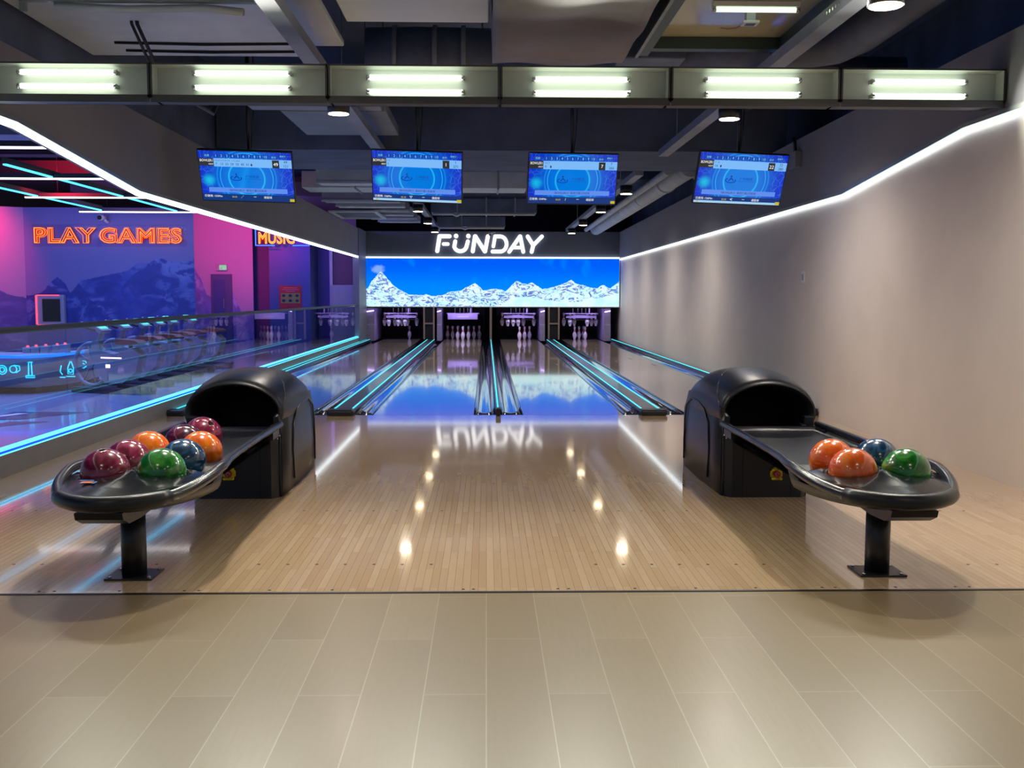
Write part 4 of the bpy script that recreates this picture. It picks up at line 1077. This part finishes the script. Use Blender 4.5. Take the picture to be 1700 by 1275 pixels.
for k, yy in enumerate((16.0, 19.2, 20.4, 21.6, 22.8, 24.0, 25.2)):
    xl = -3.1 if k else -2.6
    b = MB(); b.box(xl+.08*k, -1.62, yy, yy+.55, 2.97+.01*k, 3.18, M['duct_mid' if k % 2 else 'duct_lite'], bev=.012)
    b.box(xl+.08*k, -1.60, yy-.02, yy, 2.95+.01*k, 2.985+.01*k, M['duct_lite'])
    sd_ = b.build('stepped_duct'); hang_from(sd_, xl+.08*k, -1.62, yy, yy+.55, 3.18); tag(sd_, 'ribbed grey duct step at upper left, %s' % ['nearest behind the crossbeam', 'second of the ribs', 'third of the ribs', 'fourth of the ribs', 'fifth of the ribs', 'sixth of the ribs', 'farthest, close to the sign band'][k], 'duct', 'stepped ducts')
b = MB()
p = at(595, 358, z=2.95)
for (xa, xb, ya, yb) in ((-.5, .5, -.5, -.42), (-.5, .5, .42, .5), (-.5, -.42, -.42, .42), (.42, .5, -.42, .42)): b.box(p.x+xa, p.x+xb, p.y+ya*2, p.y+yb*2, 2.95, 2.98, M['duct_lite'])
for k in range(5): b.box(p.x-.42, p.x+.42, p.y-.7+.3*k, p.y-.62+.3*k, 2.96, 2.975, M['duct_mid'])
b.box(p.x-.42, p.x+.42, p.y-.84, p.y+.84, 3.0, 3.01, M['duct_dark'])
ag_ = b.build('air_grille'); hang_from(ag_, p.x-.5, p.x+.5, p.y-.4, p.y+.4, 3.01); tag(ag_, 'square pale air grille next to the left bulkhead', 'air grille')
b = MB(); b.tube([(2.95, 15.0, 3.12), (2.95, 20, 3.08), (2.92, 27.6, 3.02)], .16, M['duct_lite'], seg=20)
for yy in (17, 19.5, 22, 24.5): b.tube([(2.94, yy-.03, 3.10), (2.94, yy+.03, 3.10)], .18, M['duct_lite'], seg=20)
rd_ = b.build('round_duct'); hang_from(rd_, 2.9, 3.0, 17, 25, 3.26); tag(rd_, 'pale round duct running lengthwise towards the sign on the right', 'duct', 'ceiling ducts')
b = MB(); b.tube([(2.62, 15.0, 3.04), (2.60, 27.0, 2.96)], .055, M['duct_lite'], seg=12); tag(b.build('ceiling_pipe'), 'slim pale pipe between the right lamp row and round duct', 'pipe', 'pale pipes')
b = MB(); b.tube([(3.42, 15.6, 3.35), (3.38, 15.6, 3.2), (3.30, 16.2, 3.15)], .12, M['duct_mid'], seg=16); tag(b.build('elbow_duct'), 'short round elbow behind the crossbeam at right', 'duct', 'ceiling ducts')
duct(1.2, 3.6, 18.6, 19.2, 3.32, 3.5, M['duct_dark'], 'dark rectangular duct crossing over the right round duct')
b = MB(); b.tube([(-2.55, 7.6, 3.9), (-2.52, 7.7, 3.2), (-2.42, 8.0, 2.82), (-2.22, 8.6, 2.72), (-2.2, 9.0, 3.1)], .014, M['black'], seg=8); b.tube([(-2.58, 7.6, 3.9), (-2.56, 7.7, 3.2), (-2.47, 8.0, 2.84), (-2.26, 8.6, 2.76), (-2.2, 9.0, 3.12)], .012, M['black'], seg=8)
tag(b.build('hanging_cable'), 'pair of black cables looping down behind second light box', 'cable')

# dome camera by the sign, box and switch on the right wall
p = at(814, 386, y=YM-.12)
t = thing('dome_camera', 'small white dome camera above the N of the sign', 'camera', (p.x, YM-.1, 2.93))
b = MB(); b.box(-.05, .14, .0, .08, .02, .05, M['white_pl']); b.lathe([(0, .03), (.05, .03), (.055, .0), (.05, -.02)], M['white_pl']); b.build('bracket', t)
b = MB(); b.lathe([(.045, -.02), (.04, -.045), (.025, -.06), (0, -.066)], M['black_gloss']); b.build('lens_dome', t)
p = at(1334, 460, x=xr(11.4)-.004)
t = thing('wall_switch', 'small white switch plate alone on the white wall', 'switch', (xr(p.y)-.0, p.y, p.z))
b = MB(); b.box(-.012, -.001, -.055, .055, -.065, .065, M['white_pl'], bev=.003); b.build('plate', t)
b = MB(); b.box(-.016, -.011, -.03, .03, -.035, .035, M['grey_pl'], bev=.002); b.build('rocker', t)
p = at(1322, 266, x=xr(11)-.05)
t = thing('junction_box', 'grey junction box on the right bulkhead beside the last monitor', 'junction box', (xr(p.y)-.036, p.y, p.z))
b = MB(); b.box(-.07, -.001, -.12, .12, -.09, .09, M['duct_mid'], bev=.006); b.build('box', t)
b = MB(); b.tube([(-.035, 0, .09), (-.035, .02, .2), (-.05, .03, .25)], .02, M['black'], seg=8); b.build('conduit', t)

# ------------------------------------------------------------------ games area behind the glass
YP = 20.0
def quad_uv(b, p0, p1, z0, z1, m):
    b.face([(p0[0], p0[1], z0), (p1[0], p1[1], z0), (p1[0], p1[1], z1), (p0[0], p0[1], z1)], m, [(0, 0), (1, 0), (1, 1), (0, 1)])
xa, xb = at(42, 450, y=YP).x, at(323, 450, y=YP).x
PLAY = [(0, .434), (.05, .44), (.11, .47), (.13, .50), (.187, .555), (.234, .507), (.26, .455), (.30, .50), (.327, .533), (.365, .54), (.42, .55), (.51, .575), (.607, .596), (.654, .638), (.69, .65), (.73, .643), (.79, .68), (.84, .665), (.90, .649), (.944, .66), (1, .675)]
ZC = 2.90
b = MB(); quad_uv(b, (xa, YP), (xb, YP), -.05, ZC, mural('mountain mural dark', PLAY, srgb(58, 74, 150), srgb(120, 140, 205), srgb(128, 132, 185), 1.15))
struct(b.build('wall_far', recalc=False))
b = MB(); quad_uv(b, (xa-4, YP-2.6), (xa, YP), -.05, ZC, mural('mountain mural side', [(0, .8), (.3, .75), (.6, .62), (.8, .60), (.93, .44), (1, .42)], srgb(80, 84, 150), srgb(150, 150, 210), srgb(170, 150, 190), 1.4, 3.))
struct(b.build('wall_left', recalc=False))
Y2 = 27.0
xc, xd = at(323, 450, y=Y2).x, at(420, 450, y=Y2).x
b = MB()
quad_uv(b, (xb, YP), (xb-2.4, Y2), -.05, 3.4, M['wall_white'])
struct(b.build('wall_far', recalc=False))
b = MB(); quad_uv(b, (xc-2.5, Y2), (xd, Y2), -.05, 3.6, mural('mountain mural pale', [(0, .5), (.55, .60), (.62, .55), (.66, .48), (.70, .36), (.78, .30), (.84, .40), (.88, .36), (.93, .20), (1, .22)], srgb(110, 118, 185), srgb(178, 180, 225), srgb(178, 165, 205), 1.8, 7.))
struct(b.build('wall_far', recalc=False))
# violet recess, column, blue wall
Y3, Y4 = 27.6, 26.4
dkv = pbr('violet painted wall', srgb(92, 80, 132), .6)
bl = mural('mountain mural blue', [(0, .2), (.3, .24), (.5, .2), (.7, .26), (1, .2)], srgb(60, 70, 130), srgb(110, 120, 180), srgb(96, 112, 180), 1.0, 2.)
x5, x6, x7, x8 = at(420, 450, y=Y3).x, at(447, 450, y=Y4).x, at(515, 450, y=Y4).x, at(550, 450, y=Y3).x
b = MB(); quad_uv(b, (x5-.1, Y3), (x6+.2, Y3), -.05, 3.6, dkv); struct(b.build('wall_far', recalc=False))
b = MB(); b.box(x6, x7, Y4, Y4+1.4, -.05, 3.6, bl); struct(b.build('column'))
b = MB(); b.box(x7-.1, x8, Y3, Y3+.1, -.05, 3.6, pbr('blue violet paint', srgb(88, 92, 160), .6)); struct(b.build('wall_far'))
b = MB(); b.box(x8, XL-.14, Y3-.05, Y3, -.05, 3.6, pbr('mauve wall', srgb(118, 100, 112), .6)); b.box(x8-.03, x8+.05, Y3-.12, Y3-.05, 0, 3.2, M['white_pl']); struct(b.build('wall_far'))
p0, p1 = at(553, 473, y=Y3-.3), at(588, 506, y=Y3-.3)
b = MB(); b.box(p0.x-.05, p1.x, Y3-.35, Y3-.1, 0, p0.z, M['grey_pl'], bev=.01); tag(b.build('low_partition'), 'plain grey half-height partition near the far end of the railing', 'partition')
# dark red lowered ceiling edge
b = MB(); b.box(-16, XL-.2, 20.0, 29, 3.4, 3.5, pbr('red brown ceiling', srgb(96, 52, 66), .7)); struct(b.build('ceiling'))
b = MB(); b.box(-16, XL-.3, 8.2, 8.9, 2.78, 3.15, M['duct_mid']); b.box(-16, XL-.25, 10.7, 11.2, 2.86, 3.2, M['duct_mid'])
tag(b.build('air_duct'), 'grey duct crossing above the games area at the far left', 'duct')
for k, (x0_, x1_, y_) in enumerate(((-12, -3.6, 14.0), (-12, -3.7, 16.6), (-7.5, -3.7, 19))):
    b = MB(); b.box(x0_, x1_, y_, y_+.3, 3.1, 3.35, pbr('dark maroon beam', srgb(62, 34, 48), .6)); struct(b.build('ceiling_beam'))

# neon sign PLAY GAMES
p0, p1 = at(50, 373, y=YP-.06), at(305, 407, y=YP-.06)
t = thing('neon_sign', 'orange outlined PLAY GAMES neon sign on the mountain mural', 'neon sign', ((p0.x+p1.x)/2, YP-.06, (p0.z+p1.z)/2))
wd, ht = p1.x-p0.x, p0.z-p1.z
for word, u0, u1 in (('PLAY', 57, 161), ('GAMES', 165, 303)):
    a, c = at(u0, 390, y=YP-.06), at(u1, 390, y=YP-.06); cx_ = (a.x+c.x)/2-t.location.x; ww = c.x-a.x
    czz = at(180, 391, y=YP-.06).z-t.location.z
    hh = .30
    for (kw, m_, nm, yy, lab_) in ((dict(fill=True, offset=.03), M['neon_r'], 'red_face', .0, 'glowing red letter faces'), (dict(fill=False, bevel=.012, offset=.06), M['neon_o'], 'outer_tube', -.03, 'orange outer tube outline'), (dict(fill=False, bevel=.009, offset=-.004), M['neon_y'], 'inner_tube', -.035, 'yellow inner tube outline')):
        bm_, w_, h_ = text_bm(word, 1.0, spacing=1.12, **kw)
        b = MB(); sx = ww/w_*(1.0 if nm == 'outer_tube' else .975); sz = hh/h_*(1.0 if nm == 'outer_tube' else .92)
        b.merge(bm_, m_, Matrix.Translation((cx_, yy, czz)) @ UPRIGHT @ Matrix.Diagonal((sx, sz, .35, 1)))
        o = b.build(nm, t, recalc=False); o['label'] = lab_
    b = MB(); hwx = ww/2+.06; b.box(cx_-hwx, cx_+hwx, .05, .054, czz-.21, czz+.21, M['acrylic'], bev=0); b.build('acrylic_plate', t)
# MUSIC sign
p0, p1 = at(424, 380, y=Y4-.3), at(513, 408, y=Y4-.3)
t = thing('neon_sign', 'orange MUSIC neon sign in blue brackets, half hidden by the bulkhead', 'neon sign', ((p0.x+p1.x)/2, Y4-.3, (p0.z+p1.z)/2))
bm_, w_, h_ = text_bm('MUSIC', 1.0, spacing=1.05, fill=False, bevel=.03, offset=.0); b = MB()
ww = at(489, 400, y=Y4-.3).x-at(429, 400, y=Y4-.3).x; cxx = (at(429, 400, y=Y4-.3).x+at(489, 400, y=Y4-.3).x)/2-t.location.x; zz = at(460, 395, y=Y4-.3).z-t.location.z
b.merge(bm_, M['neon_y'], Matrix.Translation((cxx, 0, zz)) @ UPRIGHT @ Matrix.Diagonal((ww/w_, .30/h_, .4, 1))); b.build('letters', t, recalc=False)
b = MB(); bm_, w_, h_ = text_bm('MUSIC', 1.0, spacing=1.05, offset=.02); b.merge(bm_, M['neon_r'], Matrix.Translation((cxx, .02, zz)) @ UPRIGHT @ Matrix.Diagonal((ww/w_, .30/h_, .4, 1))); b.build('letter_faces', t, recalc=False)
b = MB(); x0_, x1_ = p0.x-t.location.x, p1.x-t.location.x; zb_ = at(460, 407.5, y=Y4-.3).z-t.location.z
b.tube([(x0_+.47, 0, zb_), (x0_, 0, zb_), (x0_, 0, zb_+.5)], .016, M['neon_b'], seg=8); b.tube([(x0_+.92, 0, zb_), (x1_, 0, zb_), (x1_, 0, zb_+.5)], .016, M['neon_b'], seg=8)
o = b.build('bracket_tube', t); o['label'] = 'blue bracket tube'
# poster
p0, p1 = at(463, 474, y=Y4-.03), at(501, 516, y=Y4-.03)
b = MB(); b.box(p0.x, p1.x, Y4-.02, Y4, p1.z, p0.z, pbr('poster red', srgb(176, 30, 50), .5))
ww, hh = p1.x-p0.x, p0.z-p1.z
pg = pbr('poster yellow', srgb(150, 140, 70), .5); pk = pbr('poster dark', srgb(30, 24, 60), .5)
b.box(p0.x+.08*ww, p1.x-.08*ww, Y4-.024, Y4-.02, p0.z-.70*hh, p0.z-.30*hh, pg)
for i in range(3):
    for j in range(2):
        xx = p0.x+(.2+.3*i)*ww; zz = p0.z-(.40+.2*j)*hh; b.prism([(xx+.08*ww*cos(a*pi/5), zz+.055*hh*sin(a*pi/5)) for a in range(10)], 'y', Y4-.028, Y4-.024, pk)
for j, (a, c) in enumerate(((.2, .8), (.12, .88), (.3, .7))): b.box(p0.x+a*ww, p0.x+c*ww, Y4-.024, Y4-.02, p0.z-(.10+.07*j)*hh, p0.z-(.075+.07*j)*hh, pbr('poster pink', srgb(220, 110, 120), .5))
tag(b.build('notice_poster'), 'red notice poster with six small dark pictures on the column', 'poster')
# exit sign and door
p = at(368, 444, y=Y2-.05)
t = thing('exit_sign', 'small green lit running-figure exit sign above the mural door', 'exit sign', (p.x, Y2-.05, p.z))
b = MB(); b.box(-.14, .14, .0, .05, -.085, .085, M['grey_pl'], bev=.004); b.build('case', t)
b = MB(); b.box(-.06, .12, -.004, .0, -.06, .06, M['exit_g']); b.stroke([(.0, .03), (-.01, -.01), (-.04, -.04)], .012, -.008, -.004, M['white_pl']); b.stroke([(-.01, -.01), (.02, -.045)], .012, -.008, -.004, M['white_pl']); b.stroke([(.03, .02), (.07, .02), (.055, .035)], .008, -.008, -.004, M['white_pl']); b.build('face', t)
p0, p1 = at(350, 455, y=Y2-.05), at(386, 520, y=Y2-.05)
b = MB(); b.box(p0.x, p1.x, Y2-.06, Y2-.01, 0, p0.z, pbr('door frame steel', srgb(84, 92, 140), .4)); b.box(p0.x+.06, p0.x+.36, Y2-.07, Y2-.06, 0, p0.z-.14, pbr('door leaf', srgb(70, 84, 150), .4)); 
o = struct(b.build('door_1')); b = MB(); b.box(p0.x+.32, p0.x+.34, Y2-.10, Y2-.07, .9, 1.15, M['chrome']); b.build('door_handle', o)
# framed dark panel with pink light
p0, p1 = at(57, 489, y=YP-.12), at(108, 541, y=YP-.12)
t = thing('wall_display', 'square white-framed dark display edged with pink light under the neon sign', 'display', ((p0.x+p1.x)/2, YP-.1, (p0.z+p1.z)/2))
hw, hh = (p1.x-p0.x)/2, (p0.z-p1.z)/2
b = MB(); b.box(-hw, hw, -.04, .09, -hh, hh, M['grey_pl'], bev=.03); b.build('frame', t)
b = MB(); b.box(-hw*.45, hw*.75, -.048, -.038, -hh*.72, hh*.72, M['black_gloss']); b.build('dark_pane', t)
b = MB(); b.box(-hw*.90, -hw*.80, -.052, -.04, -hh*.9, hh*.95, M['neon_pk']); b.box(-hw*.8, hw*.85, -.052, -.04, -hh*1.0, -hh*.93, M['neon_pk']); b.box(-hw*.8, hw*.7, -.052, -.04, hh*.94, hh*.99, M['neon_pk']); o = b.build('edge_light', t); o['label'] = 'pink light edge'
# bullet camera above the sign
p = at(172, 361, y=YP-.15)
t = thing('bullet_camera', 'white bullet camera above the PLAY GAMES sign', 'camera', (p.x, YP-.15, p.z))
b = MB(); b.cyl((0, .05, .01), (-.03, -.12, -.01), .055, M['white_pl'], seg=16); b.build('body', t)
b = MB(); b.cyl((-.03, -.121, -.01), (-.033, -.135, -.012), .045, M['black_gloss'], seg=16); b.build('lens', t)
b = MB(); b.tube([(0, .03, -.03), (.02, .09, -.07), (.04, .14, -.08)], .028, M['white_pl'], seg=8); b.build('bracket', t)
# linear lights in the ceiling of the games area
zl = 2.72
for k, (v, u0, u1) in enumerate(((244, -260, 150), (296, -160, 225), (328, 41, 300), (352, 131, 400))):
    a, c = at(u0, v, z=zl), at(u1, v, z=zl); x1_ = min(c.x, XL-.3)
    t = thing('linear_light', '%s white light bar hung crosswise over the games area' % ['nearest', 'second', 'third', 'farthest'][k], 'light bar', ((a.x+x1_)/2, a.y, zl), group='white crosswise light bars')
    b = MB(); b.box(a.x, x1_, a.y-.03, a.y+.03, zl+.012, zl+.07, M['frame_grey']); b.build('housing', t, world=True)
    b = MB(); b.box(a.x+.01, x1_-.01, a.y-.022, a.y+.022, zl-.006, zl+.012, M['bar_white']); o = b.build('diffuser', t, world=True); o['label'] = 'glowing white diffuser'
    for xx in (a.x+.5, x1_-.5):
        b = MB(); b.cyl((xx, a.y, zl+.07), (xx, a.y, 4.0), .004, M['black'], seg=6); b.build('suspension_wire', t, world=True)
for k, (pa, pb) in enumerate((((5, 276), (296, 353)), ((-60, 301), (166, 351)))):
    a, c = at(*pa, z=zl), at(*pb, z=zl); xm = (a.x+c.x)/2
    t = thing('linear_light', 'cyan light bar running lengthwise over the games area, %s' % ['nearer the bulkhead', 'farther from the bulkhead'][k], 'light bar', (xm, (a.y+c.y)/2, zl), group='cyan lengthwise light bars')
    b = MB(); b.box(xm-.03, xm+.03, a.y, c.y, zl+.03, zl+.10, M['frame_grey']); b.build('housing', t, world=True)
    b = MB(); b.box(xm-.022, xm+.022, a.y+.01, c.y-.01, zl+.014, zl+.03, M['bar_cyan']); o = b.build('diffuser', t, world=True); o['label'] = 'glowing cyan diffuser'

# counter with blue edge and neon icons
t = thing('games_counter', 'low curved grey counter with glowing blue edge and small neon icons', 'counter', (-6.2, 13.4, 0))
ax = at(-120, 640, z=0).x; pts = [at(-140, 652, z=0), at(0, 653, z=0), at(60, 653, z=0), at(110, 648, z=0), at(150, 640, z=0)]
front = [(p.x, p.y) for p in pts]; back = [(x-.1, y_+.6) for x, y_ in front[::-1]]
b = MB(); zc_ = .49
lo = [(x, y_, .10) for x, y_ in front]+[(x, y_, .10) for x, y_ in back]
def grow(P, f, z): return [(x+.0, y_-f, z) for x, y_ in P]
b.loft([grow(front, 0, .0)+grow(back, 0, .0), grow(front, .0, .08)+grow(back, 0, .08)], M['black_matte'], smooth=False)
b.loft([grow(front, .06, .08)+grow(back, 0, .08), grow(front, .12, .12)+grow(back, 0, .12), grow(front, .18, .3)+grow(back, 0, .3), grow(front, .20, zc_)+grow(back, 0, zc_)], M['kerb'], cap1=True); b.build('body', t, world=True)
b = MB(); b.tube([(x, y_-.215, zc_-.01) for x, y_ in front], .022, emis('counter edge light', (.0, .08, 1.0), 3.0), seg=8); o = b.build('edge_light', t, world=True); o['label'] = 'glowing blue edge light'
def icon(cu, cv, strokes, sc=.055):
    b = MB(); p = at(cu, cv, y=13.0)
    fx = sorted(front)
    for _ in range(6):
        yf_ = fx[0][1] if p.x < fx[0][0] else fx[-1][1]
        for (xa_, ya_), (xb_, yb2) in zip(fx, fx[1:]):
            if xa_ <= p.x <= xb_: yf_ = ya_+(yb2-ya_)*(p.x-xa_)/(xb_-xa_)
        yf_ -= .235; p = at(cu, cv, y=yf_)
    for s_ in strokes: b.tube([(p.x+q[0]*sc, yf_, p.z+q[1]*sc) for q in s_], .0075, M['neon_c'], seg=6)
    o = b.build('neon_icon', t, world=True); o['label'] = 'small cyan neon icon'
circ = lambda cx_, cy_, r, n=12: [(cx_+r*cos(2*pi*k/n), cy_+r*sin(2*pi*k/n)) for k in range(n+1)]
icon(8, 614, [circ(-.6, 0, 1.0), circ(-.6, 0, .55)]); icon(22, 613, [circ(0, 0, .8), [(.2, .9), (1.4, .7), (1.5, -.2), (.6, -.8)]])
icon(50, 613, [[(-.6, 1.6), (.6, 1.6)], [(-.3, 1.5), (-.4, -1.3), (.4, -1.3), (.3, 1.5)], [(-1, -1.5), (1, -1.5), (1, -1.9), (-1, -1.9), (-1, -1.5)]])
icon(105, 614, [[(-.4, 1), (-.7, -.4), (-.2, -1.1)], [(-.8, -1.7), (.4, -1.7)]]); icon(117, 612, [[(0, 1.7), (-.6, .2), (-.6, -1.2), (.6, -1.3), (.7, .1), (.2, 1.7)], circ(0, -.5, .4), [(-1, -1.8), (1, -1.8)]])
icon(138, 609, [[(-.6, -1.5), (-1.1, .2), (-.4, 1.5), (.6, 1.4), (1, .6), (.2, -.3), (-.6, -.2)], [(.6, -.1), (1.4, 1.0), (2.4, 1.3)], circ(0, .5, .35)])
b = MB()
for k, u in enumerate((46, 60, 76, 95, 108)):
    p = at(u, 574-k*1.2, y=13.6); b.box(p.x-.05, p.x+.05, 13.55, 13.65, zc_, p.z-.02, M['duct_mid']); b.lathe([(0, .0), (.018, .0), (.018, .02), (0, .026)], M['neon_pk'], c=(p.x, 13.6, p.z-.02), seg=8)
b.build('control_panel', t, world=True)

# racing bikes
def bike():
    t = thing('racing_bike', 'x', 'arcade bike', (0, 0, 0), group='arcade bikes')
    gp, bl_ = pbr('bike shell', srgb(120, 122, 138), .4), M['black']
    # local: x forward (towards -x = front wheel), seat on +x
    b = MB(); b.box(-.50, .52, -.15, .15, .0, .07, bl_, bev=.02); b.box(.1, .6, -.05, .05, .05, .10, bl_, bev=.01); b.build('base', t)
    b = MB(); ringp = [(-.30+.25*cos(k*pi/16), 0, .33+.25*sin(k*pi/16)) for k in range(32)]
    b.tube(ringp, .025, gp, seg=8, closed=True)
    for k in range(8): b.tube([(-.30+.05*cos(k*pi/4), 0, .33+.05*sin(k*pi/4)), (-.30+.23*cos(k*pi/4+.2), 0, .33+.23*sin(k*pi/4+.2))], .012, gp, seg=6)
    b.cyl((-.30, -.04, .33), (-.30, .04, .33), .05, gp, seg=12); b.build('wheel', t)
    b = MB(); b.prism([(-.22, .30), (-.10, .50), (.10, .46), (.36, .54), (.46, .46), (.40, .26), (.20, .12), (-.06, .12)], 'y', -.07, .07, gp); b.prism([(-.30, .33), (-.26, .60), (-.16, .62), (-.12, .34)], 'y', -.04, .04, gp)
    bb = b.build('body', t)
    b = MB(); b.box(-.03, .03, -.075, .075, .30, .34, M['deck_light']); b.box(-.10, .20, -.074, .074, .41, .425, M['deck_light']); o = b.build('accent_light', t); o['label'] = 'violet accent light'
    b = MB(); b.prism([(.10, .60), (.14, .64), (.40, .63), (.46, .60), (.40, .575), (.16, .575)], 'y', -.08, .08, M['brown']); b.cyl((.28, 0, .48), (.28, 0, .58), .025, M['chrome'], seg=10); o = b.build('seat', t); o['label'] = 'brown saddle'
    b = MB(); b.tube([(-.20, 0, .58), (-.15, 0, .68), (-.13, 0, .74)], .032, gp, seg=8)
    b.tube([(-.20, -.25, .84), (-.22, -.20, .78), (-.18, -.10, .74), (-.14, 0, .73), (-.18, .10, .74), (-.22, .20, .78), (-.20, .25, .84)], .014, bl_, seg=8); b.build('handlebar', t)
    b = MB(); b.prism([(-.30, .79), (-.27, .83), (-.06, .74), (-.10, .70)], 'y', -.08, .08, gp); b.prism([(-.27, .832), (-.258, .838), (-.09, .765), (-.10, .757)], 'y', -.06, .06, M['scr_g']); o = b.build('console', t); o['label'] = 'console with a lit green blue screen'
    return t
bk = bike()
spots_ = [(168, 652, 1.0), (205, 640, .98), (238, 632, .98), (262, 624, .96), (285, 617, .96), (318, 610, .95)]
bl_lab = ['nearest grey arcade bike with a spoked front wheel, beside the counter', 'second grey arcade bike counted from the counter', 'third grey arcade bike counted from the counter', 'fourth grey arcade bike counted from the counter', 'fifth grey arcade bike counted from the counter', 'farthest grey arcade bike, nearest the mural door']
for k, (u, v, sc) in enumerate(spots_):
    o = bk if k == 0 else copy_tree(bk)
    p = at(u, v, z=0); o.location = (p.x+.15, p.y, 0); o.rotation_euler = (0, 0, radians(-22)); o.scale = (1.08, 1.08, 1.08)
    o['label'] = bl_lab[k]

# ------------------------------------------------------------------ lights
# unseen area lights, without fixtures, added above and behind the camera to brighten the front floor
for k, (x, y_) in enumerate(((-1.8, -.6), (1.9, -.6), (-1.8, 1.7), (1.9, 1.7))):
    arealight('front floor fill', (x, y_, 3.19), (x, y_, 0), .55, .55, 9, (1.0, .86, .68))
# games area washes
arealight('blue wash', (-6.5, 14.5, 2.65), (-6.5, 14.5, 0), 5, 6, 330, (.22, .32, 1.0), 2.0)
arealight('blue wash', (-6.5, 8.5, 2.65), (-6.5, 8.5, 0), 4, 5, 200, (.24, .32, 1.0), 2.0)
arealight('blue wash', (-6.5, 17, 2.65), (-7, 20, 1.0), 5, 2, 26, (.16, .24, 1.0))
arealight('blue wash', (-5.2, 22.5, 2.9), (-5.4, 26.5, 1.0), 2.5, 1.5, 90, (.16, .22, 1.0))
arealight('violet wash', (-7.2, 17.2, 2.60), (-7.2, 20.0, 1.6), 3.5, .3, 30, (.26, .32, 1.0))
spot('red wash', (-9.2, 18.6, 3.3), (-9.7, 19.7, 2.2), 330, (1.0, .02, .10), 1.5, .9, .2)
spot('red wash', (-6.0, 23.5, 3.3), (-6.3, 27.0, 2.9), 620, (1.0, .02, .12), 1.3, .9, .2)
spot('red wash', (-6.5, 15.5, 2.7), (-6.3, 16.2, 4.0), 260, (1.0, .03, .08), 2.6, .9, .3)
spot('violet wash', (-4.6, 25.0, 3.2), (-4.3, 27.5, 2.2), 60, (.5, .03, 1.0), 1.5, .9, .2)

w = bpy.data.worlds.new('world'); SC.world = w; w.use_nodes = True
w.node_tree.nodes['Background'].inputs[0].default_value = (.36, .44, .62, 1); w.node_tree.nodes['Background'].inputs[1].default_value = .42
SC.view_settings.view_transform = 'Standard'; SC.view_settings.look = 'None'; SC.view_settings.exposure = 0.0; SC.view_settings.gamma = 1.0
SC.view_settings.use_curve_mapping = False
cy = SC.cycles; cy.use_denoising = True; cy.max_bounces = 7; cy.diffuse_bounces = 3; cy.glossy_bounces = 5; cy.transparent_max_bounces = 12; cy.sample_clamp_indirect = 6.0
cy.use_light_tree = True; cy.caustics_reflective = False; cy.caustics_refractive = False
